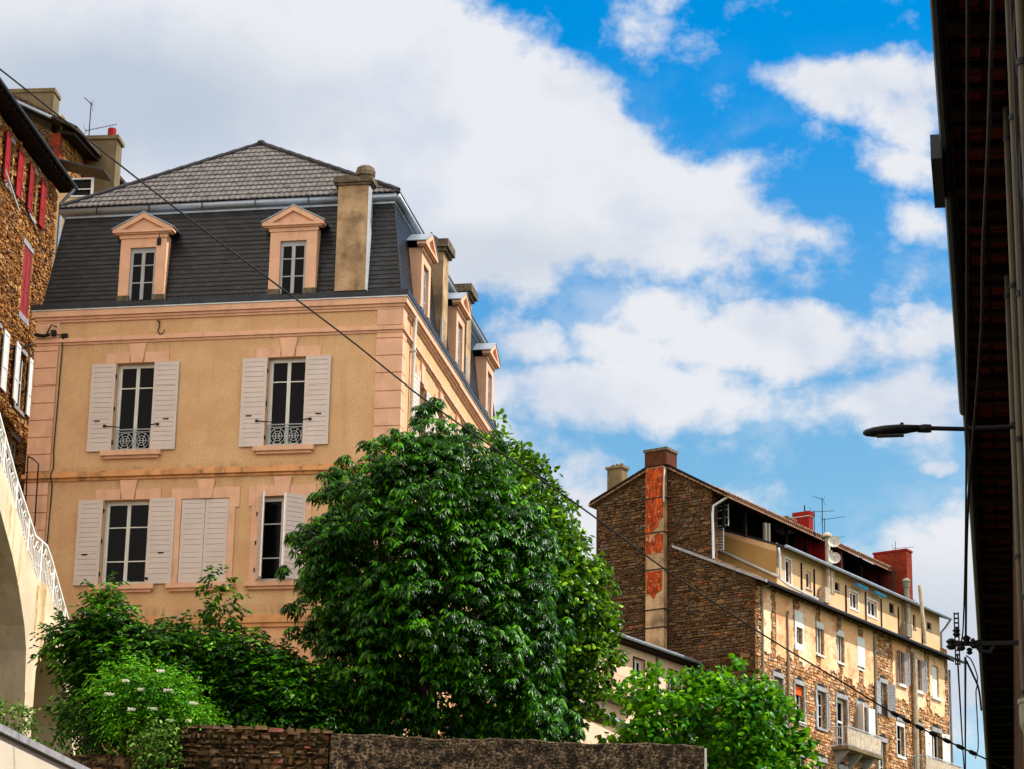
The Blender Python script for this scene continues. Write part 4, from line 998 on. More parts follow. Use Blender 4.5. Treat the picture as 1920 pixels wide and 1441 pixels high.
# glazed lean-to
l3 = thing('lean_to_porch', 'small cream lean-to with white framed opening beside the ochre stone house', 'porch', L2O, L_ROT, base=9.)
m = MB(); m.box(-1.0, -.8, -1.95, -.3, 9, 32.8); m.box(-.99, -.81, -.72, -.3, 32.8, 33.6); m.build('wall', 'attic', l3)
m = MB()
for (a, b, c, d) in ((-1.55, -1.47, 32.8, 33.46), (-1.47, -.72, 33.40, 33.46), (-1.47, -.72, 32.8, 32.85), (-.78, -.72, 32.85, 33.40), (-1.47, -.78, 33.05, 33.08)): m.box(-1.04, -.98, a, b, c, d)
m.build('window_frame', 'wornwhite', l3)
m = MB(); m.box(-.95, -.93, -1.5, -.75, 32.82, 33.42); m.build('pane', 'glass', l3)
m = MB(); m.hexa([(-1.5, -2.0, 33.5), (-.5, -2.0, 33.5), (-.5, -.35, 33.95), (-1.5, -.35, 33.95), (-1.5, -2.0, 33.54), (-.5, -2.0, 33.54), (-.5, -.35, 34.0), (-1.5, -.35, 34.0)]); m.build('canopy', 'blackzinc', l3)

def antenna(P3, h, booms, label, mat='black', rot=0., r=.018):
    """TV aerial: mast and yagi booms; booms = (height, length, direction deg, elevation deg, n elements, element length)"""
    m = MB(); m.tube([(0, 0, 0), (0, 0, h)], r, 6)
    for (z, L, az_, el_, n, w_) in booms:
        d = Vector((math.cos(R(az_))*math.cos(R(el_)), math.sin(R(az_))*math.cos(R(el_)), math.sin(R(el_)))); p = Vector((0, 0, z)); s = Vector((-math.sin(R(az_)), math.cos(R(az_)), 0))
        m.tube([p-d*L*.15, p+d*L], r*.6, 5)
        for k in range(n):
            q = p+d*(L*(-.1+1.08*k/(n-1))); e = w_*(1.3 if k == 0 else 1-.35*k/n)
            m.tube([q-s*e/2, q+s*e/2], r*.35, 4)
        q = p-d*L*.12
        for t in (-1, 1): m.tube([q, q+Vector((0, 0, t*.22))-d*.1], r*.4, 4)
    o = m.build('television_antenna', mat, None, base=0.); o.location = P3; return tag(o, label, 'antenna')

def local(origin, rot, x, y, z): return (origin[0]+x*math.cos(rot)-y*math.sin(rot), origin[1]+x*math.sin(rot)+y*math.cos(rot), z)
antenna(local(L2O, L_ROT, 3.35, -.0, 36.3), 1.75, [(.72, .95, 5, 16, 10, .22), (1.70, .55, 135, 40, 5, .18)], 'thin television antenna above the brown stone house at the left')

# ------------------------------------------------------------------ the long stone terrace on the right
SO = (10.485, 110.0)
sh = thing('gable_house', 'dark rubble gable-ended house with orange brick flue and sunlit facade of white windows', 'house', SO, C_ROT, base=8.)
FG = facade('W'); FA = facade('S', .35)
X1 = 11.06; XE = 19.08; ZG = 10.
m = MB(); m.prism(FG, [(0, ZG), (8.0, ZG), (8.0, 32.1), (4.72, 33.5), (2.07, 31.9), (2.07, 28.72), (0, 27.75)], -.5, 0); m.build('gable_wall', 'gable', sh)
rowA = [(3.60, 4.18, 25.68, 26.40), (5.52, 6.16, 25.55, 26.98), (7.48, 8.12, 25.55, 27.0), (9.44, 10.12, 25.62, 27.03)]
rowB = [(1.50, 2.34, 22.2, 23.86), (3.42, 4.24, 22.2, 23.86), (5.44, 6.30, 22.28, 23.92), (7.32, 8.30, 21.62, 23.92), (9.26, 10.22, 22.3, 23.9)]
rowC = [(1.5, 2.34, 19.1, 20.75), (3.42, 4.24, 19.1, 20.75), (5.42, 6.24, 19.1, 20.80), (7.4, 8.2, 18.5, 20.75), (9.3, 10.1, 19.1, 20.75)]
FSs = facade('S')
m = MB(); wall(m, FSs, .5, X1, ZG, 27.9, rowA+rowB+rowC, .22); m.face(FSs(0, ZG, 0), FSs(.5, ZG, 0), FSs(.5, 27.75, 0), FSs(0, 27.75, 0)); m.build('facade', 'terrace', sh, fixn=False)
# white blocked upper part of the first window
def plainwin(P, h, white=False, rows=(.5,), depth=.14, mat='wframe', glass='glass', cols=2, head=0.):
    return window(P, FSs, h[0], h[1], h[2], h[3], depth=depth, rows=rows, cols=cols, fwid=.05, sash=.04, glass=glass, mat=mat)
o = plainwin(sh, rowA[0], rows=(), cols=2)
k = MB(); k.fb(FSs, 3.48, 4.26, 26.402, 27.13, 0, .06); k.fb(FSs, 3.48, 3.598, 25.40, 26.40, 0, .06); k.fb(FSs, 4.182, 4.26, 25.40, 26.40, 0, .06); k.fb(FSs, 3.60, 4.18, 25.40, 25.678, 0, .06); k.build('surround', 'wornwhite', o)
for h in rowA[1:3]:
    o = plainwin(sh, h, rows=(), depth=.10); k = MB(); k.fb(FSs, h[0]-.03, h[1]+.03, h[3]-.25, h[3]+.03, -.09, .06); k.fb(FSs, h[0]-.04, h[1]+.04, h[2]-.09, h[2]-.002, 0, .09); k.build('shutter_box', 'wframe', o)
h = rowA[3]; o = plainwin(sh, h, rows=(), depth=.1); k = MB(); k.fb(FSs, h[0]-.02, h[1]+.02, h[2]+.10, h[3]+.03, -.09, .06); k.build('roller_shutter', 'wornwhite', o); o['label'] = 'white roller shutter nearly closed'
k = MB(); k.fb(FSs, h[0]-.02, h[1]+.02, h[2]-.08, h[2]+.0, 0, .05); k.build('sill', 'wframe', o)
from mathutils import noise as mnoise
def render_patch(u, v):
    """where the old render survives on the terrace front"""
    nz = mnoise.noise(Vector((u*1.7, v*1.7, 3.1)))*.30+mnoise.noise(Vector((u*6, v*6, 8.)))*.12
    if 11.02 < u < 13.05+nz*.5 or u < .62: return False
    k = abs(((u+1.51)/2.045) % 1-.5)*2.045 if u < 11 else min(abs(u-14.82), abs(u-16.70), abs(u-18.85))
    return v > 24.85+nz*1.5 and k > .24+nz*.5
def render_sheet(P, u0, u1, holes, c=.065):
    m = MB(); nu, nv = int((u1-u0)/c), int((27.62-24.2)/c); on = {}
    for i in range(nu):
        for j in range(nv):
            u, v = u0+(i+.5)*c, 24.2+(j+.5)*c
            if render_patch(u, v) and not any(h[0]-.03 < u < h[1]+.03 and h[2]-.05 < v < h[3]+.03 for h in holes): on[i, j] = 1
    V = {}
    def vert(i, j):
        if (i, j) not in V: V[i, j] = len(m.v); m.v.append(FSs(u0+i*c, 24.2+j*c, .045))
        return V[i, j]
    for (i, j) in on:
        m.f.append((vert(i, j), vert(i+1, j), vert(i+1, j+1), vert(i, j+1)))
        for di, dj, a, b in ((-1, 0, (i, j), (i, j+1)), (1, 0, (i+1, j), (i+1, j+1)), (0, -1, (i, j), (i+1, j)), (0, 1, (i, j+1), (i+1, j+1))):
            if (i+di, j+dj) not in on: m.face(FSs(u0+a[0]*c, 24.2+a[1]*c, .045), FSs(u0+b[0]*c, 24.2+b[1]*c, .045), FSs(u0+b[0]*c, 24.2+b[1]*c, .0), FSs(u0+a[0]*c, 24.2+a[1]*c, .0))
    m.build('render_coat', 'worn_render', P, fixn=False)
def clear_of(holes, mg=.06, top=.24, extra=None):
    return lambda x, y: not any(h[0]-mg < x < h[1]+mg and h[2]-.12 < y < h[3]+top for h in holes) and not (extra and extra(x, y))
HH = rowA+rowB+rowC
render_sheet(sh, .5, X1, HH)
rubble(sh, FSs, .05, X1, 19.5, 27.6, 'st_terrace', 5, clear_of(HH, extra=render_patch), h=(.08, .16), w=(.10, .34), d=(0, .04))
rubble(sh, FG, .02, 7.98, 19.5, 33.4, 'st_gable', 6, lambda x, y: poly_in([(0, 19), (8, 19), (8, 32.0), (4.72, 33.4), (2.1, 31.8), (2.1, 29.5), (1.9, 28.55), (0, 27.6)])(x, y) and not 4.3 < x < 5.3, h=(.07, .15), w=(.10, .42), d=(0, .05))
def arch_lintel(P, h, ext=.06, hgt=.20, arch=True, sidew=.0):
    k = MB(); k.fb(FSs, h[0]-ext, h[1]+ext, h[3]+.002, h[3]+hgt, 0, .075)
    if sidew:
        k.fb(FSs, h[1]+.002, h[1]+sidew, h[2], h[3], 0, .065); k.fb(FSs, h[0]-sidew, h[0]-.002, h[2], h[3], 0, .065)
    k.build('lintel', 'lintel', P)
    if arch:
        c = (h[0]+h[1])/2; q = MB(); w_ = (h[1]-h[0])*.34; q.prism(FSs, [(c-w_, h[3]+hgt+.002), (c+w_, h[3]+hgt+.002)]+[(c+w_*math.cos(t*math.pi/8), h[3]+hgt+.01+.15*math.sin(t*math.pi/8)) for t in range(1, 8)], 0, .06); q.build('relieving_arch_shade', 'black', P)  # black plate paints the shade of the recess above the lintel
for i, h in enumerate(rowB):
    if i == 3: o = window(sh, FSs, *h, depth=.16, rows=(.42, .75), cols=1, fwid=.06, sash=.09, rail=.56)
    else: o = plainwin(sh, h, rows=(.34, .66) if i == 2 else (.5,), depth=.16)
    arch_lintel(o, h, sidew=.12 if i in (2, 3) else .09)
    if i != 3: k = MB(); k.fb(FSs, h[0]-.08, h[1]+.08, h[2]-.10, h[2]-.002, 0, .09); k.build('sill', 'lintel', o)
    if i == 1:
        k = MB(); k.fb(FSs, h[0]+.04, h[1]-.04, h[3]-.42, h[3]-.05, -.10, -.06); k.build('blind', 'orange', o)
        k = MB()
        for t in range(9): k.fb(FSs, h[0]-.02+t*.105, h[0]+.01+t*.105, h[2]+.0, h[2]+.34, .10, .12)
        k.fb(FSs, h[0]-.04, h[1]+.06, h[2]+.30, h[2]+.34, .098, .122); k.fb(FSs, h[0]-.04, h[1]+.06, h[2]+.0, h[2]+.05, .098, .122); k.build('railing', 'wframe', o)
    if i == 2: shutter(o, swing(FSs, h[1], R(-25)), h[1]+.02, h[1]+.22, h[2], h[3], .0, mat='greyshut', slats=False)
    if i == 4:
        shutter(o, swing(FSs, h[1], R(-8)), h[1]+.07, h[1]+.57, h[2]-.05, h[3], .078, mat='wornwhite', slats=False); shutter(o, swing(FSs, h[0], R(60)), h[0]-.47, h[0]-.0, h[2], h[3], .078, mat='wornwhite', slats=False)
for i, h in enumerate(rowC): o = plainwin(sh, h, rows=(.34, .66), depth=.16); arch_lintel(o, h)
def balcony(P, u0, u1, z, dep=.85, h=.85, mat='reed'):
    k = MB(); k.fb(FSs, u0, u1, z-.14, z, 0, dep); o = k.build('balcony', 'grey', P)
    b = MB()
    for c in (u0+.4, (u0+u1)/2, u1-.4): b.prism(lambda u, v, d, c=c: FSs(c-.08+d, v, u), [(0, z-.142), (dep*.8, z-.142), (dep*.5, z-.40), (0, z-.75)], 0, .16)
    b.build('bracket', 'lintel', o)
    r = MB(); 
    r.tube([FSs(u0+.03, z+h, .0), FSs(u0+.03, z+h, dep-.03), FSs(u1-.03, z+h, dep-.03), FSs(u1-.03, z+h, 0)], .025, 6)
    r.tube([FSs(u0+.03, z+.06, .0), FSs(u0+.03, z+.06, dep-.03), FSs(u1-.03, z+.06, dep-.03), FSs(u1-.03, z+.06, 0)], .018, 6)
    n = int((u1-u0)/.11)
    for t in range(n+1): r.tube([FSs(u0+.03+(u1-u0-.06)*t/n, z+.0, dep-.03), FSs(u0+.03+(u1-u0-.06)*t/n, z+h, dep-.03)], .010, 4)
    for t in range(1, 7):
        for uu in (u0+.03, u1-.03): r.tube([FSs(uu, z, dep*t/8), FSs(uu, z+h, dep*t/8)], .010, 4)
    r.build('railing', 'iron', o)
    s = MB(); uu = u0+.06; rq = random.Random(9)
    while uu < u1-.1: s.fb(FSs, uu, uu+.05, z+.08+rq.uniform(0, .05), z+h-.05+rq.uniform(-.03, .02), dep-.075-rq.uniform(0, .01), dep-.058); uu += .056
    s.build('reed_screen', mat, o)
    return o
balcony(sh, 6.75, 10.15, 21.62)
# lean-to roof bay at the corner, side wall of the attic, attic storey
def eave_box(P, x0, x1):
    mb = MB(); mb.hexa([(x0, -.55, 27.58), (x1, -.55, 27.58), (x1, .35, 28.02), (x0, .35, 28.02), (x0, -.55, 27.66), (x1, -.55, 27.66), (x1, .35, 28.16), (x0, .35, 28.16)]); mb.build('lower_roof', 'rooftile', P)
    mb = MB()
    n = int((x1-x0)/.5)
    for k in range(n): mb.hexa([(x0+k*.5+.1, -.50, 27.47), (x0+k*.5+.2, -.50, 27.47), (x0+k*.5+.2, 0, 27.74), (x0+k*.5+.1, 0, 27.74), (x0+k*.5+.1, -.50, 27.572), (x0+k*.5+.2, -.50, 27.572), (x0+k*.5+.2, 0, 27.84), (x0+k*.5+.1, 0, 27.84)])
    mb.build('rafters', 'wood', P)
    mb = MB(); mb.tube([(x0, -.62, 27.60), (x1, -.62, 27.60)], .07, 8); mb.build('gutter', 'blackzinc', P)
eave_box(sh, 0, X1)
m = MB(); m.hexa([(0, .352, 28.02), (2.598, .352, 28.02), (2.598, 3.6, 29.62), (0, 3.6, 29.62), (0, .352, 28.16), (2.598, .352, 28.16), (2.598, 3.6, 29.76), (0, 3.6, 29.76)]); m.build('lean_to_roof', 'rooftile', sh)
m = MB(); m.hexa([(-.16, -.62, 27.55), (.0, -.62, 27.55), (.0, 4.0, 29.62), (-.16, 4.0, 29.62), (-.16, -.62, 27.68), (.0, -.62, 27.68), (.0, 4.0, 29.75), (-.16, 4.0, 29.75)]); m.build('coping', 'lintel', sh)
m = MB(); m.tube([(2.52, .12, 28.36), (2.52, 3.2, 30.0)], .06, 8); m.tube([(2.50, .18, 29.7), (2.50, .12, 29.4), (2.52, .12, 28.3), (2.52, -.3, 27.95), (4.9, -.45, 27.80)], .06, 8); m.build('gutter', 'whitezinc', sh)
atwin1 = [(3.42, 3.94, 28.35, 29.45), (5.34, 5.80, 28.5, 29.3), (7.98, 8.55, 28.97, 29.36), (9.56, 10.38, 28.46, 29.25)]
m = MB(); wall(m, FA, 2.6, X1, 28.0, 29.98, atwin1, .12)
m.prism(facade('W', 2.6), [(.35, 28.0), (3.3, 28.0), (3.3, 30.95), (.35, 29.95)], -.15, 0)
m.build('attic_wall', 'attic', sh, fixn=False)
m = MB(); m.prism(facade('W', 2.595), [(.36, 28.05), (3.3, 29.5), (3.3, 30.75), (.36, 29.58)], 0, .012); m.build('attic_side', 'olive', sh)
def attic_windows(P, wins, kinds):
    for h, kd in zip(wins, kinds):
        o = window(P, FA, *h, depth=.08, rows=(), cols=2 if h[1]-h[0] > .6 else 1, fwid=.05, sash=.035, mat='wframe' if kd != 'd' else 'black')
        if kd == 'w': k = MB(); k.fb(FA, h[0]-.07, h[1]+.07, h[3]+.002, h[3]+.08, 0, .015); k.fb(FA, h[0]-.07, h[0]-.002, h[2]-.07, h[3], 0, .015); k.fb(FA, h[1]+.002, h[1]+.07, h[2]-.07, h[3], 0, .015); k.fb(FA, h[0]-.0, h[1]+.0, h[2]-.07, h[2]-.002, 0, .03); k.build('surround', 'wornwhite', o)
        else: k = MB(); k.fb(FA, h[0]-.05, h[1]+.05, h[2]-.05, h[2]-.002, 0, .05); k.build('sill', 'lintel', o)
attic_windows(sh, atwin1, 'wsdw')
def awning(P, u0, u1, z):
    k = MB(); k.tube([FA(u0, z, .32), FA(u1, z-.02, .32)], .075, 10); k.tube([FA(u0+.05, z-.08, .3), FA(u0+.3, z-.22, .02)], .012, 4); k.tube([FA(u1-.05, z-.08, .3), FA(u1-.3, z-.24, .02)], .012, 4); k.build('rolled_awning', 'awning', P)
awning(sh, 9.6, 10.7, 29.52)
m = MB()
for u, z in ((4.85, 29.55), (6.05, 29.5), (9.12, 29.4)): m.tube([FA(u, 28.05, .04), FA(u, z, .04)], .035, 6)
m.build('downpipe', 'wood', sh)
def attic_roof(P, x0, x1, first=False):
    roof_slope(P, x0, x1, -.08, 29.70, 3.3, 30.95, .10, 'blackzinc', name='attic_roof')
    mb = MB(); mb.tube([(x0, -.14, 29.76), (x1, -.14, 29.76)], .075, 8); mb.build('gutter', 'zinc', P)
attic_roof(sh, 2.58, X1)
# open loft under the main roof
def main_roof(P, x0, x1, mat='rooftile'):
    sl = (33.50-31.58)/(4.72-1.30)
    mb = MB(); mb.hexa([(x0, 1.30, 31.56), (x1, 1.30, 31.56), (x1, 4.70, 33.50), (x0, 4.70, 33.50), (x0, 1.30, 31.70), (x1, 1.30, 31.70), (x1, 4.70, 33.66), (x0, 4.70, 33.66)])
    mb.hexa([(x0, 8.35, 32.05), (x1, 8.35, 32.05), (x1, 4.72, 33.50), (x0, 4.72, 33.50), (x0, 8.35, 32.2), (x1, 8.35, 32.2), (x1, 4.72, 33.66), (x0, 4.72, 33.66)]); mb.build('main_roof', mat, P)
    k = MB(); random.seed(11)
    u = x0+.1
    while u < x1-.1: k.tube([(u, 1.24, 31.70), (u, 1.9, 32.07)], [.075, .06], 6); u += .2
    k.build('eaves_tiles', mat, P)
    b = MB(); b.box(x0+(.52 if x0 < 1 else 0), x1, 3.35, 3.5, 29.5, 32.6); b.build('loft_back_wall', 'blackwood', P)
    b = MB(); n = int((x1-x0)/1.9)
    for t in range(n+1):
        xx = x0+.7+t*1.9
        if xx < x1: b.box(xx-.06, xx+.06, 1.75, 1.87, 30.4, 31.85)
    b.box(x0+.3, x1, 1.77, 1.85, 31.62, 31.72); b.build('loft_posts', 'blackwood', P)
    b = MB(); b.prism(facade('W', x1-.02), [(1.5, 30.0), (6., 30.0), (6., 32.9), (4.7, 33.45), (1.5, 31.6)], -.1, 0); b.build('party_wall', 'darkrender', P)
main_roof(sh, -.14, X1)
m = MB(); m.prism(facade('W', .0), [(8.25, 32.15), (4.7, 33.60), (1.25, 31.62), (1.25, 31.72), (4.7, 33.72), (8.25, 32.27)], .0, .17); m.build('verge_board', 'wood', sh)
m = MB(); m.tube([(.1, 1.35, 31.6), (.0, 2.0, 31.35-.1), (.0, 2.04, 30.9), (-.02, 2.0, 28.9)], .055, 8); m.build('downpipe', 'whitezinc', sh)
# escape ladder and cage
m = MB()
for z in (30.6, 30.95, 31.3, 31.5): m.tube([(.95, 1.8, z), (.95, 2.55, z)], .02, 5)
m.tube([(.95, 1.8, 30.55), (.95, 1.8, 31.55)], .025, 5); m.tube([(.95, 2.05, 29.5), (.95, 2.05, 31.65)], .02, 5); m.tube([(.95, 2.5, 29.5), (.95, 2.5, 31.55)], .02, 5)
for t in range(9): m.tube([(.95, 2.05, 29.55+.13*t), (.95, 2.5, 29.55+.13*t)], .012, 4)
m.build('ladder_cage', 'iron', sh)
# flue and its brick patches
m = MB(); m.box(-.28, -.0, 4.34, 5.26, 12, 33.36); o = m.build('flue', 'chim', sh)
pb = MB(); FF = facade('W', -.28)
for poly in ([(4.36, 33.3), (4.36, 31.0), (4.55, 30.95), (4.62, 30.62), (4.85, 30.5), (4.95, 30.30), (5.05, 30.35), (5.10, 29.95), (5.24, 29.9), (5.24, 33.3)], [(4.36, 30.30), (4.36, 29.42), (5.24, 29.42), (5.24, 30.0), (5.0, 29.95), (4.9, 30.15), (4.7, 30.3)], [(4.40, 28.64), (5.22, 28.64), (5.22, 27.65), (5.05, 27.62), (4.85, 27.38), (4.7, 27.62), (4.42, 27.75)]): pb.prism(FF, poly, .0, .015)
pb.build('exposed_brick', 'orangebrick', o)
m = MB()
for z in (31.9, 30.34, 28.68, 26.9, 26.1): m.box(-.31, -.02, 4.30, 5.30, z, z+.045)
m.build('iron_straps', 'black', o)
m = MB(); m.tube([(-.2, 4.32, 33.3), (-.33, 4.28, 32.9), (-.33, 4.30, 32.3), (-.3, 4.32, 31.7)], .035, 6); m.build('flue_pipe', 'pipelight', o)
m = MB(); m.box(-.36, .55, 4.16, 5.27, 33.38, 34.03); o = m.build('chimney', 'shadebrick', sh); m = MB(); m.box(-.41, .6, 4.11, 5.32, 34.033, 34.16); m.build('chimney_cap', 'chimcap', o)
m = MB(); m.box(.75, 1.25, 7.15, 7.92, 32.0, 33.9); o = m.build('chimney', 'grey', sh); m = MB(); m.box(.68, 1.32, 7.08, 7.99, 33.902, 34.02); m.build('chimney_cap', 'grey', o)
m = MB()
for y in (7.3, 7.53, 7.75): m.lathe((1.0, y, 34.02), [(.085, 0), (.085, .13), (.06, .16)], 8)
m.build('chimney_pot', 'chimcap', o)
m = MB(); m.box(9.0, 9.42, 2.08, 2.86, 30.6, 32.86); o = m.build('chimney', 'redrender', sh)
m = MB(); m.box(8.94, 9.48, 2.02, 2.92, 32.90, 33.10); m.build('chimney_cap', 'redrender', o)
m = MB(); m.box(8.97, 9.45, 2.05, 2.89, 32.862, 32.898); m.build('chimney_band', 'wornwhite', o)
m = MB(); m.tube([(9.1, 2.35, 33.1), (9.1, 2.35, 33.42)], .03, 6); m.build('vent', 'black', o)
m = MB(); m.box(9.35, 9.44, 1.4, 2.07, 30.2, 31.75); m.build('party_wall', 'redrender', sh)
m = MB(); m.tube([(9.3, 1.22, 31.65), (9.3, 1.22, 30.1)], .05, 6); m.build('downpipe', 'whitezinc', sh)
m = MB(); m.tube([(3.7, 1.5, 30.3), (3.7, 1.5, 31.25)], .10, 8); m.tube([(4.02, 1.5, 30.3), (4.02, 1.5, 31.3)], .09, 8); m.build('vent_pipes', 'pipe', sh)
# flue stack with dishes
m = MB(); m.tube([(6.98, .12, 28.2), (6.98, .12, 31.15)], .10, 10); m.tube([(7.3, .12, 28.6), (7.3, .12, 30.6)], .08, 8); m.tube([(7.5, .12, 28.6), (7.5, .12, 29.8)], .06, 8); m.lathe((6.98, .12, 31.15), [(.24, 0), (.24, .08), (.12, .2)], 10)
m.box(6.42, 6.95, -.02, .30, 28.05, 28.75); m.build('flue_pipes', 'stainpipe', sh)
m = MB(); m.box(6.5, 7.2, 1.9, 2.5, 31.6, 32.15); m.box(6.4, 7.3, 1.8, 2.6, 32.152, 32.25); m.build('chimney', 'chimcap', sh)
m = MB(); m.tube([(.50, -.10, 27.5), (.55, -.55, 27.62)], .05, 6); m.tube([(.50, -.09, 27.5), (.50, -.09, ZG)], .05, 8); m.tube([(2.74, -.09, 26.0), (2.74, -.09, ZG)], .055, 8); m.build('downpipe', 'pipe', sh)
m = MB(); m.tube([(2.74, -.12, 26.9), (2.70, -.1, 26.5), (2.74, -.09, 26.0)], .05, 6); m.tube([(7.42, -.35, 27.6), (7.42, -.1, 26.9)], .03, 6); m.build('downpipe', 'pipe', sh)
def dish(x, y, z, label, r=.28):
    k = MB(); n = 18; ring_ = []
    c = Vector((0, 0, 0)); 
    for j, (rr, dd) in enumerate(((.02, .08), (.5, .055), (.85, .02), (1., 0))):
        for t in range(n): k.v.append((r*rr*math.cos(2*math.pi*t/n), dd, r*rr*math.sin(2*math.pi*t/n)))
    for j in range(3):
        for t in range(n): k.f.append((j*n+t, j*n+(t+1) % n, (j+1)*n+(t+1) % n, (j+1)*n+t))
    k.f.append(tuple(range(n)))
    k.tube([(0, .0, -r*.9), (0, -.30, -.05)], .012, 5); k.box(-.04, .04, -.36, -.28, -.08, .0); k.tube([(0, .05, 0), (0, .16, 0)], .03, 6)
    o = k.build('satellite_dish', 'dish', None, base=0.)
    o.location = local(SO, C_ROT, x, y, z); o.rotation_euler = (R(-12), 0, R(-8)); return tag(o, label, 'satellite dish', 'satellite dishes on the flue pipes')
dish(6.85, -.30, 30.88, 'upper white satellite dish on the pale flue pipes of the long stone house')
dish(6.95, -.25, 30.15, 'lower white satellite dish on the pale flue pipes of the long stone house')
antenna(local(SO, C_ROT, 6.5, .5, 31.0), 1.35, [(1.28, .95, 8, 6, 8, .35)], 'television antenna on a short mast left of the tallest mast above the satellite dishes')
antenna(local(SO, C_ROT, 7.1, .4, 31.0), 2.05, [(1.98, .5, 150, 25, 6, .3)], 'tallest television mast with a tilted head above the satellite dishes')
antenna(local(SO, C_ROT, 7.5, .5, 30.9), 1.3, [(1.25, .95, 5, 10, 8, .25), (.35, .9, 5, 8, 9, .2)], 'double television antenna right of the tallest mast above the satellite dishes')

s2 = thing('terrace_house', 'sunlit rubble house with grey shutters at the far right end of the terrace', 'house', SO, C_ROT, base=8.)
wA = [(13.60, 14.15, 25.62, 27.14), (15.40, 15.98, 25.62, 27.10), (17.26, 17.88, 25.62, 27.12)]
wB = [(11.62, 12.34, 23.86, 25.34), (13.32, 14.08, 22.24, 23.84), (15.14, 15.98, 21.6, 23.9), (17.08, 18.02, 21.6, 23.94)]
wC = [(11.45, 12.2, 20.9, 22.6), (13.3, 14.1, 19.0, 20.6), (15.1, 15.9, 18.4, 20.6), (17.1, 17.9, 18.4, 20.6)]
m = MB(); wall(m, FSs, X1+.004, XE, ZG, 27.9, wA+wB+wC, .22); m.face((XE, 0, ZG), (XE, 8, ZG), (XE, 8, 31.8), (XE, 0, 28.2)); m.build('facade', 'terrace', s2, fixn=False)
HH = wA+wB+wC
render_sheet(s2, X1+.05, XE-.1, HH)
rubble(s2, FSs, X1+.05, XE-.02, 19.5, 27.6, 'st_terrace', 15, clear_of(HH, extra=render_patch), h=(.08, .16), w=(.10, .34), d=(0, .04))
for i, h in enumerate(wA):
    o = plainwin(s2, h, rows=(), depth=.12)
    k = MB(); k.fb(FSs, h[0]-.22, h[1]+.22, h[2]-.14, h[2]-.002, 0, .14); k.build('sill', 'wframe' if i == 0 else 'wornwhite', o)
    if i < 2: shutter(o, swing(FSs, h[1], R(-30)), h[1]+.02, h[1]+.34, h[2], h[3], .078, mat='greyshut', slats=False); shutter(o, swing(FSs, h[0], R(35)), h[0]-.32, h[0]-.02, h[2], h[3], .078, mat='greyshut', slats=False)
    else: k = MB(); k.fb(FSs, h[0]+.01, h[1]-.01, h[2]+.02, h[3]-.02, -.11, -.02); k.build('roller_shutter', 'wornwhite', o)
for i, h in enumerate(wB):
    o = plainwin(s2, h, rows=(.5,) if i else (.4, .8), depth=.14, cols=1 if i == 1 else 2); arch_lintel(o, h)
    if i == 0:
        shutter(o, FSs, h[0]-.45, h[0]-.03, h[2]-.02, h[3], .078, mat='lintel'); shutter(o, swing(FSs, h[1], R(-40)), h[1]+.02, h[1]+.42, h[2]-.05, h[3], .078, mat='greyshut')
        guard(o, FSs, h[0], h[1], h[2], h[2]+.5, .04, 'black')
    if i == 1: k = MB(); k.fb(FSs, h[0]-.07, h[1]+.07, h[2]-.12, h[2]-.002, 0, .07); k.fb(FSs, h[0]-.06, h[0]-.002, h[2], h[3], 0, .03); k.fb(FSs, h[1]+.002, h[1]+.06, h[2], h[3], 0, .03); k.fb(FSs, h[0], h[1], h[3]-.22, h[3]-.0, -.1, .03); k.build('surround', 'wframe', o)
    if i == 2: shutter(o, FSs, h[1]+.28, h[1]+.95, h[2], h[3]+.02, .03, mat='wornwhite')
    if i == 3: shutter(o, swing(FSs, h[1], R(-20)), h[1]+.03, h[1]+.5, h[2], h[3], .078, mat='wornwhite', slats=False)
for h in wC: o = plainwin(s2, h, rows=(.34, .66), depth=.16); arch_lintel(o, h)
balcony(s2, 14.75, 18.7, 21.55, .8, .85)
eave_box(s2, X1+.004, XE+.45)
atwin2 = [(11.36, 12.28, 28.46, 29.22), (13.60, 14.16, 29.0, 29.5), (16.12, 16.42, 28.75, 29.42), (17.66, 18.17, 28.98, 29.35)]
m = MB(); wall(m, FA, X1+.004, XE, 28.0, 29.98, atwin2, .12); m.face((XE, .35, 28), (XE, 3.3, 28), (XE, 3.3, 31), (XE, .35, 29.95)); m.build('attic_wall', 'attic', s2, fixn=False)
attic_windows(s2, atwin2, 'wddd'); awning(s2, 11.5, 12.55, 29.54)
m = MB()
for u, z in ((11.10, 29.5), (12.70, 29.45), (14.5, 29.45), (17.03, 29.4)): m.tube([FA(u, 28.05, .04), FA(u, z, .04)], .03, 6)
m.build('downpipe', 'wood', s2)
attic_roof(s2, X1+.004, XE+.25); main_roof(s2, X1+.004, 15.93)
m = MB(); m.box(15.96, 16.55, .52, 2.26, 28.3, 32.52); o = m.build('chimney', 'redbrick', s2); m = MB(); m.box(15.92, 16.59, .48, 2.30, 32.522, 32.62); m.build('chimney_cap', 'redrender', o)
m = MB(); m.tube([(15.85, 1.2, 31.6), (15.85, 1.2, 30.1)], .05, 6); m.build('downpipe', 'blackzinc', s2)
antenna(local(SO, C_ROT, 16.0, 1.1, 32.5), .55, [(.2, .9, 8, 8, 8, .3)], 'small television antenna on the broad red brick chimney at the far right of the terrace', r=.014)
m = MB(); m.tube([(14.98, .1, 28.4), (14.98, .1, 30.45)], .13, 10); m.tube([(15.22, .1, 28.4), (15.22, .1, 30.2)], .05, 8); m.lathe((14.98, .1, 30.45), [(.16, 0), (.2, .25), (.24, .3), (.1, .45)], 10); m.box(14.72, 15.2, -.02, .32, 28.05, 28.65); m.build('flue_pipes', 'pipe', s2)
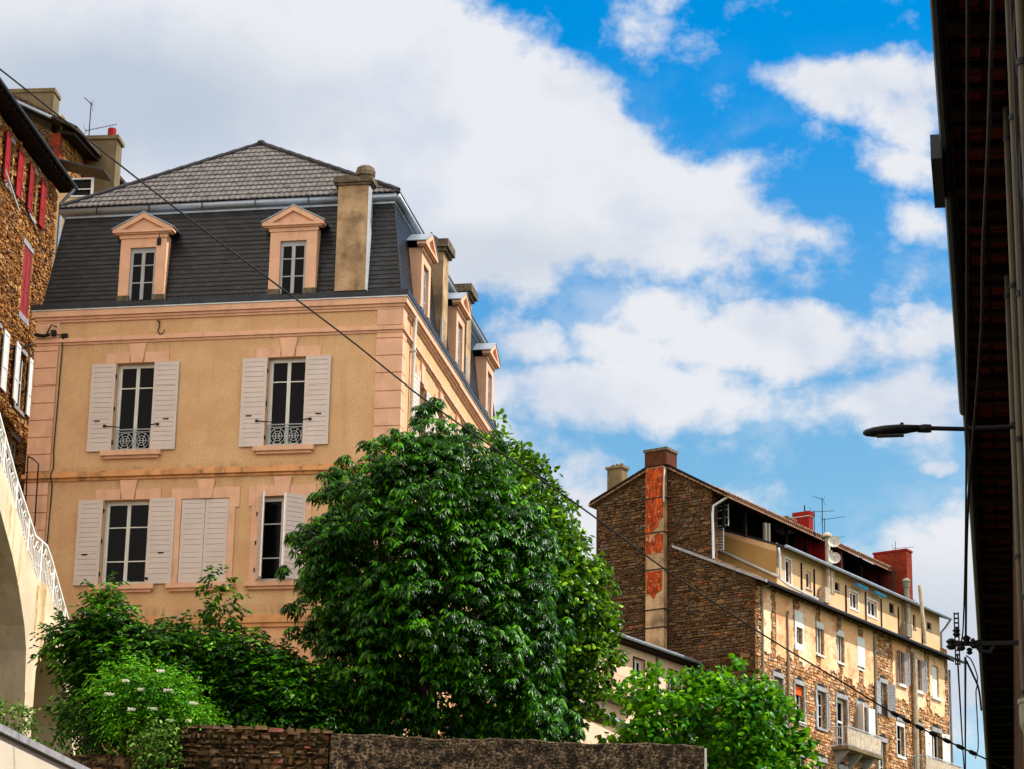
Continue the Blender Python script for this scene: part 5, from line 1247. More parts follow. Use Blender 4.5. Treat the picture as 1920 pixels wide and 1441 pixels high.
m = MB(); m.tube([(15.50, -.55, 27.8), (15.50, -.35, 30.6)], .09, 10); m.tube([(15.05, -.18, 27.3), (15.05, -.16, 21.6)], .12, 10); m.build('flue_pipes', 'stainpipe', s2)
m = MB(); m.lathe((16.9, .8, 30.0), [(.14, 0), (.14, .25), (.19, .27), (.19, .31)], 10); m.build('vent_pipes', 'pipe', s2)
m = MB(); m.tube([(11.1, -.09, 27.3), (11.1, -.09, ZG)], .06, 8); m.tube([(XE-.03, -.10, 27.2), (XE-.03, -.1, ZG)], .06, 8); m.tube([(XE+.2, -.14, 29.7), (XE+.14, .1, 29.35), (XE+.04, .3, 29.1), (XE+.04, .3, 28.1)], .05, 8); m.build('downpipe', 'pipe', s2)

# ------------------------------------------------------------------ low pink house in front of the gable
ph = thing('pink_house', 'low pink rendered house with a balcony between the big tree and the dark gable', 'house', SO, C_ROT, base=8.)
FK = facade('S', 3.2)
kw = [(-4.60, -3.80, 22.4, 23.86), (-7.0, -6.33, 21.8, 23.3), (-1.75, -1.1, 22.2, 23.86), (-9.5, -8.7, 22.0, 23.6)]
m = MB(); wall(m, FK, -13, -.02, ZG, 24.55, kw, .2); m.face((-13, 3.2, ZG), (-13, 8, ZG), (-13, 8, 24.5), (-13, 3.2, 24.5)); m.build('wall', 'pinkwall', ph, fixn=False)
for i, h in enumerate(kw):
    o = window(ph, FK, *h, depth=.15, rows=(.5,), mat='wornwhite' if i != 1 else 'darkred')
    k = MB(); k.fb(FK, h[0]-.06, h[0]-.002, h[2], h[3]+.05, 0, .03); k.fb(FK, h[1]+.002, h[1]+.06, h[2], h[3]+.05, 0, .03); k.fb(FK, h[0], h[1], h[3]+.002, h[3]+.06, 0, .03); k.build('surround', 'wood', o)
    if False: k = MB(); k.prism(FK, [(h[0]-.1, h[3]+.06), (h[1]+.35, h[3]-.2), (h[1]+.35, h[3]-.05), (h[1]+.1, h[3]+.2), (h[0]-.1, h[3]+.25)], 0, .3); k.build('door_hood', 'redrender', o)
m = MB(); m.fb(FK, -8.3, -5.05, 21.66, 21.80, 0, .8); o = m.build('balcony', 'grey', ph)
m = MB()
for t in range(30): m.tube([FK(-8.27+t*.11, 21.8, .77), FK(-8.27+t*.11, 22.66, .77)], .012, 4)
m.tube([FK(-8.3, 22.66, .77), FK(-5.05, 22.66, .77)], .02, 5); m.build('railing', 'pinkwall', o)
roof_slope(ph, -13.3, .0, 2.72, 24.35, 7.2, 25.6, .12, 'darkroof')
m = MB(); m.tube([(-13.3, 2.64, 24.40), (-.02, 2.64, 24.40)], .075, 8); m.build('gutter', 'zinc', ph)
m = MB(); m.box(-13.2, -.03, 2.73, 3.19, 24.24, 24.33); m.build('eaves', 'wood', ph)
m = MB(); m.tube([FK(-2.78, 24.3, .08), FK(-2.78, ZG, .08)], .05, 8); m.build('downpipe', 'pipe', ph)
m = MB(); m.hexa([(-11, 2.1, 20.95), (-6.3, 2.1, 20.5), (-6.3, 3.2, 20.8), (-11, 3.2, 21.25), (-11, 2.1, 21.07), (-6.3, 2.1, 20.62), (-6.3, 3.2, 20.92), (-11, 3.2, 21.37)]); m.build('lean_to_roof', 'zinc', ph)
m = MB(); m.box(-11, -6.32, 2.35, 3.15, ZG, 20.4); m.build('lean_to_wall', 'pinkwall', ph)

# ------------------------------------------------------------------ dark houses on the right side of the street
NO = (4.2104, 24.7193); N_ROT = R(79.389)
def street_house(x0, x1, eoff, ze, label, seed):
    h = thing('street_house', label, 'house', NO, N_ROT, base=0.)
    yw = -.80; y0 = eoff
    FN = facade('N', yw)
    rg = random.Random(seed)
    wins = []
    x = x0+1.6
    while x < x1-1.6:
        for zz in (1.2, 4.6, 8.0): wins.append((x, x+.9, zz, zz+1.6))
        x += 3.1
    m = MB(); wall(m, FN, x0+.003, x1-.003, 0, ze-.1, wins, .25)
    for xx in (x0+.003, x1-.003): m.face((xx, yw, 0), (xx, yw-9, 0), (xx, yw-9, ze-.1), (xx, yw-4.5, ze+1.9), (xx, yw, ze-.1))
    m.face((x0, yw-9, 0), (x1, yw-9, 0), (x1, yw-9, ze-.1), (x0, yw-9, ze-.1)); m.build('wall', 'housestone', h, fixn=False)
    for q in wins:
        o = window(h, FN, *q, depth=.2, rows=(.34, .66))
    m = MB(); m.box(x0+.003, x1-.003, yw, y0-.06, ze-.02, ze+.03); m.build('soffit', 'soffit', h)
    m = MB(); x = x0+rg.uniform(.2, .5); k = 0
    while x < x1-.2:
        big = (k % 4 == 0); m.box(x, x+(.22 if big else .09), yw-.0, y0-.065, ze-(.16 if big else .09), ze-.022); x += rg.uniform(.5, .66); k += 1
    m.build('rafters', 'wood', h)
    m = MB(); m.box(x0+.003, x1-.003, y0-.06, y0-.03, ze-.12, ze+.08); m.build('fascia', 'blackwood', h)
    m = MB(); m.tube([(x0, y0+.03, ze+.0), ((x0+x1)/2, y0+.03, ze-.015), (x1, y0+.03, ze+.0)], .07, 8); m.build('gutter', 'blackzinc', h)
    m = MB(); m.hexa([(x0+.003, y0-.02, ze+.05), (x1-.003, y0-.02, ze+.05), (x1-.003, yw-4.5, ze+2.0), (x0+.003, yw-4.5, ze+2.0), (x0+.003, y0-.02, ze+.15), (x1-.003, y0-.02, ze+.15), (x1-.003, yw-4.5, ze+2.12), (x0+.003, yw-4.5, ze+2.12)])
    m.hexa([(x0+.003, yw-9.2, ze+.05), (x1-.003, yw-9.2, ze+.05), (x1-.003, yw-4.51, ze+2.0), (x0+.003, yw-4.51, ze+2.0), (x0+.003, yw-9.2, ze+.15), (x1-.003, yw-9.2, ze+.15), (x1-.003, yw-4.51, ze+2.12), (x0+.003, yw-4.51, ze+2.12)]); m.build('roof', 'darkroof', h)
    return h, yw
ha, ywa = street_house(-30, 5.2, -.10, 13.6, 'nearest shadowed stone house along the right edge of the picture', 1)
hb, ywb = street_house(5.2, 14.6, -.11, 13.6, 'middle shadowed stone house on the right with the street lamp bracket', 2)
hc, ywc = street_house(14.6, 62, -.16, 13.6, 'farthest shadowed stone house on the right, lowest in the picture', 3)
m = MB(); m.box(3.9, 5.5, -.02, .11, 13.44, 13.74); m.build('gutter_box', 'blackzinc', ha)
def pipe_on(h, x, yw, z0, z1, r, mat='pipe', bands=True):
    m = MB(); y = yw+r+.004; m.tube([(x, y, z0), (x, y, z1)], r, 12)
    o = m.build('downpipe', mat, h, smooth=True)
    if bands:
        b = MB(); z = z0+1.
        while z < z1: b.tube([(x, y, z), (x, y, z+.05)], r+.008, 12); z += 1.7
        b.build('pipe_clip', 'black', h)
pipe_on(ha, -7.4, ywa, 0, 13.2, .034, 'dimpipe'); pipe_on(ha, -2.4, ywa, 0, 13.3, .036, 'dimpipe'); pipe_on(ha, 2.2, ywa, 0, 13.3, .040, 'dimpipe'); pipe_on(hb, 7.4, ywb, 0, 13.2, .045, 'dimpipe')
m = MB(); m.lathe((-3.9, ywa+.10, 4.98), [(.045, 0), (.05, .25), (.115, .42), (.115, .58), (.125, .59), (.125, .62)], 12); m.tube([(-3.9, ywa+.10, 0), (-3.9, ywa+.10, 5.02)], .045, 10); m.build('rain_hopper', 'pipe', ha)
m = MB(); pts_ = []
for t in range(60): pts_.append((-6.2+.05*math.sin(t*1.1), ywa+.05+.02*math.cos(t*1.1), 3+t*.18))
m.tube(pts_, .018, 5); m.tube([(-4.2, ywa+.04, 2), (-4.15, ywa+.05, 8), (-4.3, ywa+.04, 13.3)], .02, 5); m.build('wall_cable', 'cable', ha)

# street lamp
lp = thing('street_lamp', 'flat dark street lamp head on a short arm from the shadowed house', 'street lamp', local(NO, N_ROT, 5.45, -.75, 0)[:2], N_ROT, base=0.)
lp.location.z = 10.5; BASE = 10.5
m = MB(); m.tube([(0, -.05, 10.63), (-.05, .62, 10.605), (-.15, 1.03, 10.60)], .028, 10); m.box(-.06, .06, -.05, -.01, 10.45, 10.80); m.build('arm', 'black', lp)
m = MB(); m.tube([(-.13, .98, 10.600), (-.14, 1.05, 10.60), (-.15, 1.14, 10.595)], [.05, .055, .045], 10); m.build('collar', 'black', lp)
hd = MB(); n = 12; secs = [(1.12, .05, .045, 10.595), (1.22, .085, .05, 10.59), (1.35, .12, .065, 10.58), (1.52, .13, .07, 10.565), (1.66, .11, .06, 10.555), (1.75, .07, .04, 10.55), (1.78, .02, .015, 10.552)]
for (y, rx, rz, zc) in secs:
    for t in range(n):
        a = 2*math.pi*t/n; zz = math.sin(a)*rz*(1. if math.sin(a) > 0 else .75); hd.v.append((-.16+rx*math.cos(a)-.05*(y-1.1), y, zc+zz))
for j in range(len(secs)-1):
    for t in range(n): hd.f.append((j*n+t, j*n+(t+1) % n, (j+1)*n+(t+1) % n, (j+1)*n+t))
hd.f.append(tuple(range(n))); hd.f.append(tuple(range((len(secs)-1)*n, len(secs)*n)))
hd.box(-.19, -.15, 1.30, 1.34, 10.645, 10.67); hd.build('lamp_head', 'black', lp, smooth=True)
m = MB(); m.box(-.24, -.12, 1.30, 1.62, 10.508, 10.516); m.build('lamp_glass', 'cglass', lp)

# cable bracket on the wall further on
br = thing('cable_bracket', 'black wall bracket with a perforated upright and cable clamps', 'cable bracket', local(NO, N_ROT, 13.5, -.75, 0)[:2], N_ROT, base=0.); br.location.z = 9.7; BASE = 9.7
m = MB(); m.box(-.03, .03, -.02, .98, 9.70, 9.76); m.box(-.06, .06, -.05, -.021, 9.5, 9.95); m.build('arm', 'black', br)
m = MB()
for s in (-1, 1):      # perforated strip as two rails and rungs
    m.box(-.012, .012, .875+s*.03-.01, .875+s*.03+.01, 9.42, 10.20)
for k in range(12): m.box(-.011, .011, .85, .90, 9.42+k*.068, 9.42+k*.068+.022)
o = m.build('perforated_upright', 'black', br); 
m = MB()
for (y, z, s) in ((.96, 9.73, .08), (.88, 9.9, .06), (.74, 9.78, .07), (.63, 9.72, .06), (.55, 9.75, .05), (.7, 9.62, .05), (.82, 9.70, .07)):
    m.lathe((.0, y, z-s), [(s*.5, 0), (s, s*.5), (s*.6, s), (s, s*1.5), (s*.4, s*2)], 8)
m.tube([(0, .66, 9.8), (0, .55, 9.62), (0, .40, 9.60), (0, .33, 9.72)], .03, 6); m.build('clamps', 'black', br)

def cable(name, pts, r, label, group=None, cat='cable', mat='cable', beads=None):
    """smooth cable through world points"""
    P = [Vector(p) for p in pts]; Q = []
    for i in range(len(P)-1):
        p0 = P[max(0, i-1)]; p1 = P[i]; p2 = P[i+1]; p3 = P[min(len(P)-1, i+2)]
        for t in range(6):
            t /= 6; Q.append(.5*((2*p1)+(-p0+p2)*t+(2*p0-5*p1+4*p2-p3)*t*t+(-p0+3*p1-3*p2+p3)*t**3))
    Q.append(P[-1]); m = MB(); m.tube(Q, r, 7)
    o = m.build(name, mat, None, base=0., smooth=True)
    c = Q[0].copy()
    for v in o.data.vertices: v.co -= c
    o.location = c
    for b in beads or ():
        i = int(b*(len(Q)-1)); a = Q[i]-c; d = (Q[min(i+1, len(Q)-1)]-Q[max(0, i-1)]).normalized(); k = MB(); k.tube([a-d*.10, a-d*.05, a+d*.05, a+d*.10], [r*1.2, r*2.8, r*2.8, r*1.2], 7); k.build('cable_clamp', mat, o, base=0.)
    return tag(o, label, cat, group)
cable('power_cable', [(-11.5, 35.6, 20.5), (-7.869, 37, 18.111), (-6.244, 37.5, 16.953), (-4.61, 38, 15.829), (-2.664, 39, 14.655), (-1.693, 39.5, 14.024), (-.743, 40, 13.478), (1.06, 41, 12.537), (2.573, 42, 11.711), (4.222, 43, 10.897), (5.57, 44, 10.369), (6.872, 45, 9.868), (8.358, 46, 9.42), (9.3, 46.6, 9.15)], .014, 'long black twisted power cable running diagonally from upper left to lower right', beads=(.835, .85, .865, .88, .888, .90, .912))
cable('overhead_cable', [(1.2, 6.5, 5.9), (1.701, 9, 6.643), (2.235, 12, 7.429), (4.807, 27, 8.784), (6.495, 37, 9.80), (6.62, 38, 9.72)], .011, 'thinner left one of the two long black cables rising in front of the dark houses')
cable('overhead_cable', [(1.6, 8, 6.6), (2.198, 11, 7.489), (2.754, 14, 8.404), (3.467, 18, 9.25), (4.146, 22, 9.798), (4.657, 25, 10.0), (5.545, 31, 9.90), (6.534, 37, 9.85), (6.70, 38, 9.74)], .017, 'thicker right one of the two long black cables rising in front of the dark houses')
cable('overhead_cable', [(6.569, 38, 9.577), (7.976, 46, 10.258), (10.443, 60, 11.536), (12.955, 74, 12.974)], .014, 'leftmost black cable leaving the perforated bracket towards the bottom of the picture')
cable('overhead_cable', [(6.684, 38, 9.524), (8.235, 47, 10.448), (10.642, 61, 11.702), (12.896, 74, 12.973)], .018, 'straighter second black cable running down from the perforated bracket')
cable('slack_cable', [(6.698, 38, 9.477), (7.0, 39.2, 9.52), (7.314, 40.5, 9.562), (7.616, 42, 9.512)], .016, 'short slanting black cable from the perforated bracket to the eaves')
cable('slack_cable', [(6.701, 38, 9.556), (6.919, 38.8, 9.644), (7.207, 40, 9.67), (7.201, 40, 9.505), (7.27, 40.5, 9.478), (7.727, 43, 9.434), (7.903, 44, 9.257), (8.03, 45, 9.247)], .010, 'thin slack black cable hanging loosely below the perforated bracket')

# ------------------------------------------------------------------ trees and plants
FOL = dict(
    chestnut=foliage('chestnut_leaves', (.0008, .005, .0001), (.0085, .058, .0004), (.10, .34, .002), .29, .22),
    lime=foliage('lime_leaves', (.0015, .010, .0002), (.022, .095, .0008), (.27, .52, .012), .28, .24),
    cherry=foliage('cherry_leaves', (.001, .007, .0002), (.009, .055, .0005), (.12, .34, .005), .27, .17),
    elder=foliage('elder_leaves', (.006, .045, .001), (.05, .22, .003), (.22, .52, .01), .40, .22),
    bright=foliage('bright_round_leaves', (.002, .02, .0003), (.035, .19, .001), (.24, .58, .005), .35, .28),
    ivy=foliage('ivy_leaves', (.01, .05, .004), (.06, .17, .012), (.30, .42, .08), .38, .2))
M_.update({'f_'+k: v for k, v in FOL.items()})

def in_poly(x, z, poly):
    c = np.zeros(len(x), bool); n = len(poly); j = n-1
    for i in range(n):
        xi, zi = poly[i]; xj, zj = poly[j]
        cond = ((zi > z) != (zj > z)) & (x < (xj-xi)*(z-zi)/((zj-zi) or 1e-9)+xi); c ^= cond; j = i
    return c
def edge_dist(x, z, poly):
    d = np.full(len(x), 1e9); n = len(poly)
    for i in range(n):
        a = np.array(poly[i]); b = np.array(poly[(i+1) % n]); ab = b-a; L = ab@ab or 1e-9
        t = np.clip(((x-a[0])*ab[0]+(z-a[1])*ab[1])/L, 0, 1); d = np.minimum(d, np.hypot(x-a[0]-t*ab[0], z-a[1]-t*ab[1]))
    return d
def unit(v): return v/np.maximum(np.linalg.norm(v, axis=1, keepdims=True), 1e-9)

def leaf_mesh(name, base, dirv, nrm, L, Wd, fold, droop, mat, parent, round_=False):
    """many small leaves in one mesh: base point, direction, normal, length, width, bent along the midrib"""
    N = len(base); side = unit(np.cross(dirv, nrm)); nrm = np.cross(side, dirv)
    L = L[:, None]; Wd = Wd[:, None]; down = np.array([0, 0, -1.])
    if not round_:
        mid = base+dirv*L*.50+nrm*L*.05; tip = base+dirv*L*.97+down*L*droop
        l = base+dirv*L*.56+side*Wd*.5-nrm*L*fold+down*L*droop*.2; r = base+dirv*L*.56-side*Wd*.5-nrm*L*fold+down*L*droop*.2
        V = np.stack([base, l, mid, r, tip], 1).reshape(-1, 3); tri = np.array([[0, 1, 2], [0, 2, 3], [1, 4, 2], [2, 4, 3]]); K = 5
    else:
        mid = base+dirv*L*.5+nrm*L*.07; tip = base+dirv*L+down*L*droop
        l1 = base+dirv*L*.22+side*Wd*.45-nrm*L*fold*.6; r1 = base+dirv*L*.22-side*Wd*.45-nrm*L*fold*.6
        l2 = base+dirv*L*.66+side*Wd*.42-nrm*L*fold+down*L*droop*.4; r2 = base+dirv*L*.66-side*Wd*.42-nrm*L*fold+down*L*droop*.4
        V = np.stack([base, l1, l2, tip, r2, r1, mid], 1).reshape(-1, 3); tri = np.array([[0, 1, 6], [1, 2, 6], [2, 3, 6], [3, 4, 6], [4, 5, 6], [5, 0, 6]]); K = 7
    F = (tri[None]+(np.arange(N)*K)[:, None, None]).reshape(-1, 3)
    me = bpy.data.meshes.new(name); me.vertices.add(len(V)); me.vertices.foreach_set('co', V.astype(np.float32).ravel())
    me.loops.add(F.size); me.loops.foreach_set('vertex_index', F.astype(np.int32).ravel())
    me.polygons.add(len(F)); me.polygons.foreach_set('loop_start', np.arange(0, F.size, 3, dtype=np.int32)); me.update(calc_edges=True)
    me.materials.append(M_[mat]); o = bpy.data.objects.new(name, me); col.objects.link(o); o.parent = parent; return o

def tree(name, label, cat, Y, poly, leaf, seed, blob=.62, nblob=150, per=60, thick=2.2, base_z=9., trunk=None, tr=.16, L=.2, Wd=.08, style='palm', group=None, hollow=.55, ragged=.18, core=0, shoots=0):
    blob0 = blob
    rg = np.random.default_rng(seed); P = np.array(poly); xmin, zmin = P.min(0); xmax, zmax = P.max(0); cx = (xmin+xmax)/2
    if trunk is None: trunk = (cx, Y)
    root = bpy.data.objects.new(name, None); col.objects.link(root); root.location = (trunk[0], trunk[1], base_z); root.empty_display_size = .5
    tag(root, label, cat, group)
    org = np.array([trunk[0], trunk[1], base_z])
    # clump centres inside the outline, bulging towards and away from the viewer
    C = np.zeros((0, 3)); Rr = np.zeros(0)
    while len(C) < nblob:
        x = rg.uniform(xmin, xmax, 600); z = rg.uniform(zmin, zmax, 600); ok = in_poly(x, z, poly); x, z = x[ok], z[ok]
        d = edge_dist(x, z, poly); ok = d > min(.2, blob*.4); x, z, d = x[ok], z[ok], d[ok]
        d = d+.02
        T = np.minimum(thick, np.sqrt(d*2.2*thick*.55)+.05); yy = rg.choice([-1, 1], len(x), p=[.62, .38])*T*np.sqrt(rg.uniform(hollow**2, 1, len(x)))
        r = np.minimum(blob*rg.uniform(.6, 1.2, len(x)), d+ragged)
        pts = np.stack([x, Y+yy, z], 1)
        for p, q in zip(pts, r):
            if len(C) == 0 or np.min(np.linalg.norm(C-p, axis=1)-.62*np.minimum(Rr, q)*1.25) > 0 or rg.random() < .05:
                C = np.vstack([C, p]); Rr = np.append(Rr, q)
            if len(C) >= nblob: break
        if len(C) and rg.random() < .02: blob *= .97
    if shoots:
        for _ in range(shoots):
            i = rg.integers(len(P)); t = rg.random(); a, b = P[i], P[(i+1) % len(P)]; e = a+(b-a)*t; nn_ = np.array([b[1]-a[1], -(b[0]-a[0])]); nn_ = nn_/(np.linalg.norm(nn_)+1e-9)
            if in_poly(np.array([e[0]+nn_[0]*.05]), np.array([e[1]+nn_[1]*.05]), poly)[0]: nn_ = -nn_
            q = rg.uniform(.10, .20); e = e+nn_*rg.uniform(-.08, .14); C = np.vstack([C, [e[0], Y+rg.uniform(-.7, .7), e[1]]]); Rr = np.append(Rr, q)
    if core:
        x = rg.uniform(xmin, xmax, core*6); z = rg.uniform(zmin, zmax, core*6); ok = in_poly(x, z, poly); x, z = x[ok], z[ok]; d = edge_dist(x, z, poly); ok = d > .45; x, z, d = x[ok][:core], z[ok][:core], d[ok][:core]
        C = np.vstack([C, np.stack([x, Y+rg.uniform(-.5, .5, len(x))*np.minimum(thick, d), z], 1)]); Rr = np.append(Rr, np.full(len(x), blob0*.8))
    cnt = np.maximum(13, (per*(Rr/blob0)**2)).astype(int); idx = np.repeat(np.arange(len(C)), cnt); N = len(idx)
    n = unit(rg.normal(size=(N, 3))*[1, 1, .9]+[0, 0, .35]); rad = Rr[idx]*rg.uniform(.55, 1.06, N)
    pos = C[idx]+n*rad[:, None]*[1, 1, .8]
    outw = unit(pos-np.array([cx, Y, (zmin+zmax)/2-1.])); n = unit(n+outw*.35)
    if style == 'palm':          # hands of drooping leaflets
        K = 6; bp_ = np.repeat(pos, K, 0); nn = np.repeat(unit(n*.6+[0, 0, .65]), K, 0); ph = np.tile(np.arange(K)*2*np.pi/K, N)+np.repeat(rg.uniform(0, 6.28, N), K)+rg.normal(0, .15, N*K)
        a = unit(np.cross(nn, rg.normal(size=(N, 3)).repeat(K, 0))); b = np.cross(nn, a)
        dr = unit(a*np.cos(ph)[:, None]+b*np.sin(ph)[:, None]+np.array([0, 0, -.42])+nn*.02)
        ls = L*np.repeat(rg.uniform(.75, 1.15, N), K)*rg.uniform(.8, 1.1, N*K)
        side_n = unit(nn+rg.normal(0, .12, nn.shape))
        o = leaf_mesh('crown', bp_-org, dr, side_n, ls, ls*.36, .07, .34, leaf, root)
    elif style == 'droop':
        dr = unit(n*.7+rg.normal(0, .45, n.shape)+[0, 0, -.55]); nn = unit(n+rg.normal(0, .5, n.shape)+[0, 0, .5]); ls = L*rg.uniform(.7, 1.2, N)
        o = leaf_mesh('crown', pos-org, dr, nn, ls, ls*Wd/L, .08, .22, leaf, root)
    elif style == 'sprig':       # leaves along short drooping shoots
        K = 7; t = np.tile(np.linspace(.1, 1, K), N); sd_ = unit(n+rg.normal(0, .4, n.shape)+[0, 0, -.1]); sdr = np.repeat(sd_, K, 0); Ls = np.repeat(rg.uniform(.22, .42, N), K)
        bp_ = np.repeat(pos, K, 0)+sdr*(t*Ls)[:, None]+np.array([0, 0, -1.])*(t**2*Ls*.35)[:, None]
        sgn = np.where(np.tile(np.arange(K), N) % 2 == 0, 1., -1.)[:, None]; sv = unit(np.cross(sdr, [0, 0, 1.]))
        dr = unit(sdr*.55+sv*sgn*.7+rg.normal(0, .25, sdr.shape)+[0, 0, -.35]); ls = L*rg.uniform(.7, 1.2, N*K)
        o = leaf_mesh('crown', bp_-org, dr, unit(np.repeat(n, K, 0)*.3+[0, 0, .8]+rg.normal(0, .3, sdr.shape)), ls, ls*Wd/L, .09, .18, leaf, root)
    else:
        dr = unit(rg.normal(size=n.shape)+n*.5+[0, 0, -.25]); nn = unit(n*.9+[0, 0, .55]+rg.normal(0, .35, n.shape)); ls = L*rg.uniform(.65, 1.2, N)
        o = leaf_mesh('crown', pos-org, dr, nn, ls, ls*Wd/L, .10, .12, leaf, root, True)
    # trunk and limbs
    m = MB(); top = np.array([cx, Y, zmin+(zmax-zmin)*.55])
    b0 = np.array([trunk[0], trunk[1], base_z-.3]); fork = b0+(top-b0)*.45+[.1, 0, 0]
    m.tube([b0-org, (b0+fork)/2-org+[.06, .03, 0], fork-org, top-org], [tr*1.25, tr, tr*.8, tr*.35], 9)
    ids = rg.choice(len(C), min(26, len(C)), replace=False)
    for k in ids:
        s = fork+(top-fork)*rg.uniform(0, .9); e = C[k]; mid = (s+e)/2+[0, 0, -.15]
        m.tube([s-org, mid-org, e-org], [tr*.4, tr*.24, tr*.07], 6)
    m.build('trunk', 'bark', root, base=0.)
    return root, C, Rr

CHEST = [(-1.58, 18.07), (-1.23, 17.75), (-0.66, 17.29), (-0.2, 17.06), (0.32, 16.49), (0.61, 15.79), (0.96, 14.88), (1.08, 13.96), (1.21, 13.06), (1.11, 12.05), (1.39, 11.17), (1.2, 10.6), (-0.52, 10.4), (-2.05, 10.4), (-3.37, 10.6), (-3.72, 11.63), (-4.01, 12.18), (-3.99, 12.96), (-4.39, 13.18), (-4.36, 13.75), (-4.7, 13.97), (-4.56, 14.54), (-4.58, 15.11), (-4.1, 15.7), (-4.23, 16.16), (-3.74, 16.64), (-3.25, 16.88), (-3.04, 17.36), (-2.35, 17.31), (-2.08, 17.73)]
tree('chestnut_tree', 'large dark green horse chestnut tree in front of the ochre house', 'tree', 54, CHEST, 'f_chestnut', 7, blob=.50, nblob=310, per=50, thick=2.7, base_z=8.5, tr=.22, L=.165, style='palm', core=130, ragged=.0, shoots=46)
LIME = [(-0.35, 18.77), (0.15, 18.34), (0.52, 18.22), (1.07, 17.54), (1.2, 17.17), (1.56, 16.86), (1.69, 16.24), (1.87, 15.75), (2.36, 15.33), (2.24, 15.02), (2.54, 14.3), (2.43, 13.57), (2.19, 13.14), (2.02, 12.6), (1.73, 11.88), (1.2, 11.0), (0.15, 11.0), (-0.01, 13.89), (-0.66, 16.32), (-0.7, 18.2)]
tree('lime_tree', 'lighter green drooping tree directly behind the big dark tree on its right side', 'tree', 58, LIME, 'f_lime', 12, blob=.40, nblob=210, per=80, thick=1.7, base_z=8.6, tr=.18, L=.15, Wd=.115, style='round', core=70, ragged=.0, shoots=34)
CHERRY1 = [(-8.29, 13.82), (-8.02, 13.72), (-7.88, 13.23), (-7.46, 13.34), (-7.6, 13.01), (-7.26, 12.64), (-6.84, 12.86), (-6.2, 12.82), (-6.01, 12.28), (-5.81, 11.53), (-5.56, 10.4), (-6.5, 10.2), (-7.46, 10.3), (-8.64, 10.8), (-8.36, 11.59), (-8.75, 11.91), (-9.24, 12.11), (-9.64, 12.43), (-9.49, 12.54), (-9.05, 12.39), (-9.13, 12.82), (-8.87, 12.88), (-8.54, 12.67), (-8.28, 12.78), (-8.4, 13.0), (-8.37, 13.43)]
tree('cherry_tree', 'dark glossy tree with a tall leader between the arched stair and lower window', 'tree', 52, CHERRY1, 'f_cherry', 21, blob=.34, nblob=150, per=34, thick=1.1, base_z=8.5, tr=.08, L=.16, Wd=.075, style='sprig', group='garden trees left of the big tree', ragged=.05, core=30)
CHERRY2 = [(-5.94, 13.87), (-5.66, 13.76), (-5.54, 13.38), (-5.34, 13.66), (-5.22, 13.44), (-5.37, 13.22), (-5.07, 13.17), (-5.46, 12.94), (-5.34, 12.57), (-5.02, 12.63), (-4.68, 12.31), (-4.15, 12.21), (-3.82, 11.89), (-3.47, 11.26), (-3.24, 10.3), (-5.56, 10.2), (-5.91, 11.42), (-6.06, 12.17), (-5.87, 12.56), (-5.66, 12.61), (-5.56, 12.89), (-5.94, 12.88), (-6.01, 13.15), (-5.74, 13.27), (-6.08, 13.53)]
tree('cherry_tree', 'dark glossy tree whose tufted leader rises before the closed white shutters', 'tree', 52.2, CHERRY2, 'f_cherry', 22, blob=.34, nblob=140, per=34, thick=1.1, base_z=8.5, tr=.08, L=.16, Wd=.075, style='sprig', group='garden trees left of the big tree', ragged=.05, core=30)
ELDER = [(-7.22, 11.69), (-6.61, 11.5), (-6.01, 11.51), (-5.93, 10.95), (-5.61, 10.66), (-5.45, 10.41), (-5.74, 10.25), (-6.04, 10.0), (-6.44, 9.9), (-7.05, 10.0), (-7.65, 10.3), (-7.97, 10.91), (-7.8, 11.32), (-7.61, 11.58)]
el, EC, ER = tree('elder_bush', 'bright green elder bush with flat cream flower heads above the garden wall', 'shrub', 50.4, ELDER, 'f_elder', 31, blob=.24, nblob=95, per=18, thick=.8, base_z=8.5, tr=.05, L=.10, Wd=.04, style='sprig', ragged=.08)
rg = np.random.default_rng(4)
m = MB()
for (x, z) in ((-6.38, 10.98), (-6.65, 10.62), (-6.33, 10.42), (-5.98, 10.42), (-7.05, 10.60), (-7.2, 11.15), (-6.55, 11.35), (-7.5, 10.9), (-6.9, 11.0), (-5.9, 10.75)):
    r = rg.uniform(.06, .10); y = 49.45+.12*rg.random()
    for k in range(60):
        a = rg.uniform(0, 6.28); q = r*math.sqrt(rg.random()); c = Vector((x+q*math.cos(a), y+q*math.sin(a)*.8, z+.05*rg.random())); s = .009
        m.box(c.x-s, c.x+s, c.y-s, c.y+s, c.z-s*.8, c.z+s*.8)
f = m.build('flower_heads', 'elderflower', el, base=0.)
for v in f.data.vertices: v.co -= Vector(el.location)
RIGHT = [(3.1, 14.75), (3.51, 14.69), (3.91, 14.9), (4.58, 14.78), (5.12, 15.13), (5.39, 14.72), (5.87, 15.21), (6.0, 14.8), (6.6, 14.68), (6.87, 14.34), (7.13, 13.94), (7.4, 13.68), (7.26, 13.4), (7.72, 13.01), (7.9, 11.94), (7.2, 10.8), (4.5, 10.4), (3.0, 11.0), (2.57, 12.91), (2.3, 13.31), (2.84, 13.66), (2.7, 14.13), (2.97, 14.41)]
tree('round_leaved_tree', 'bright green round leaved tree behind the right end of the garden wall', 'tree', 66, RIGHT, 'f_bright', 41, blob=.42, nblob=200, per=52, thick=1.6, base_z=1.5, tr=.12, L=.18, Wd=.15, style='round', ragged=.06, core=60, shoots=34)
IVY = [(-7.02, 10.0), (-6.48, 10.44), (-6.07, 10.4), (-5.98, 9.49), (-5.8, 8.6), (-6.99, 8.6), (-6.94, 9.68)]
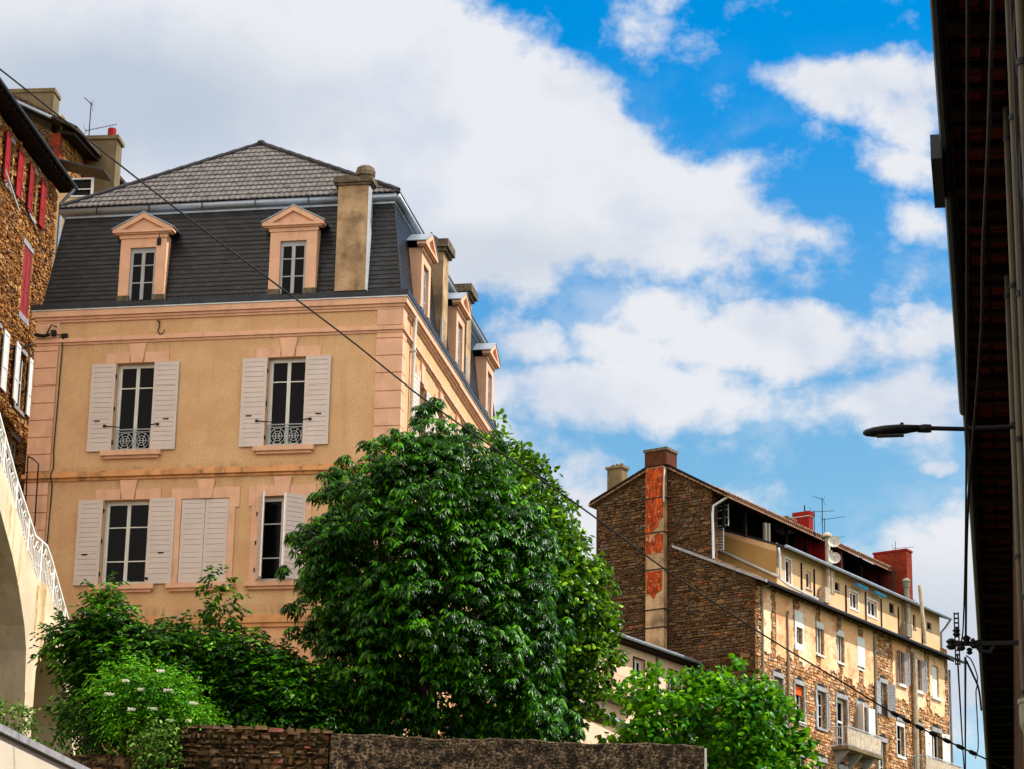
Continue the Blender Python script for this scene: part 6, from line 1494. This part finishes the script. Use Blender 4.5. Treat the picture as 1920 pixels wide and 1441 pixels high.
tree('ivy', 'pale spotted creeper hanging down the dark garden wall under the elder bush', 'creeper', 49.3, IVY, 'f_ivy', 51, blob=.16, nblob=120, per=20, thick=.22, base_z=8.0, trunk=(-6.5, 49.3), tr=.02, L=.08, Wd=.065, style='round')
PLANT = [(-9.86, 10.88), (-9.46, 10.78), (-9.07, 10.89), (-8.84, 10.49), (-8.6, 9.9), (-8.5, 9.4), (-9.82, 9.4)]
tree('shrub', 'small sparse shrub at the left edge behind the cream parapet', 'shrub', 49.7, PLANT, 'f_ivy', 52, blob=.15, nblob=80, per=14, thick=.3, base_z=8.3, tr=.02, L=.09, Wd=.05, style='round')
SHR = [(-8.7, 10.9), (-8.0, 11.1), (-7.5, 10.9), (-7.3, 10.2), (-7.4, 9.3), (-8.8, 9.4)]
tree('shrub', 'dark leafy shrub at the foot of the stair pier beside the elder bush', 'shrub', 50.6, SHR, 'f_cherry', 53, blob=.25, nblob=90, per=18, thick=.5, base_z=8.3, tr=.04, L=.10, Wd=.055, style='round')
DK = [(-5.7, 11.7), (-4.6, 12.0), (-3.4, 11.6), (-2.9, 10.8), (-3.2, 9.6), (-5.8, 9.6)]
tree('shrub', 'dense dark shrub filling the gap between the garden trees and the big tree', 'shrub', 53.6, DK, 'f_cherry', 54, blob=.4, nblob=90, per=20, thick=.9, base_z=8.4, tr=.06, L=.14, Wd=.06, style='sprig')
# grass tufts along the wall tops
rg = np.random.default_rng(8); N = 420
xb = np.concatenate([rg.uniform(-5.9, -3.3, 200), rg.uniform(-8.6, -5.9, 160), rg.uniform(-3.2, 3.6, 60)]); cl = np.sin(xb*5.1)+np.sin(xb*11.7); keep = cl > .2; xb = xb[keep]; N = len(xb)
zb = np.where(xb < -6.1, 9.8, np.where(xb < -3.35, 10.36, 10.27)); yb_ = np.where(xb < -3.3, 49.6, 49.8+.07*(xb+3.3))+rg.uniform(-.1, .15, N)
bp_ = np.stack([xb, yb_, zb-.01], 1); dr = unit(rg.normal(0, .4, (N, 3))+[0, 0, 1.]); ls = rg.uniform(.04, .17, N)
gr = leaf_mesh('grass_tufts', bp_, dr, unit(rg.normal(size=(N, 3))), ls, ls*.12, .0, .25, 'f_elder', None)
tag(gr, 'thin grass tufts growing along the top of the garden walls', 'grass', kind='stuff')
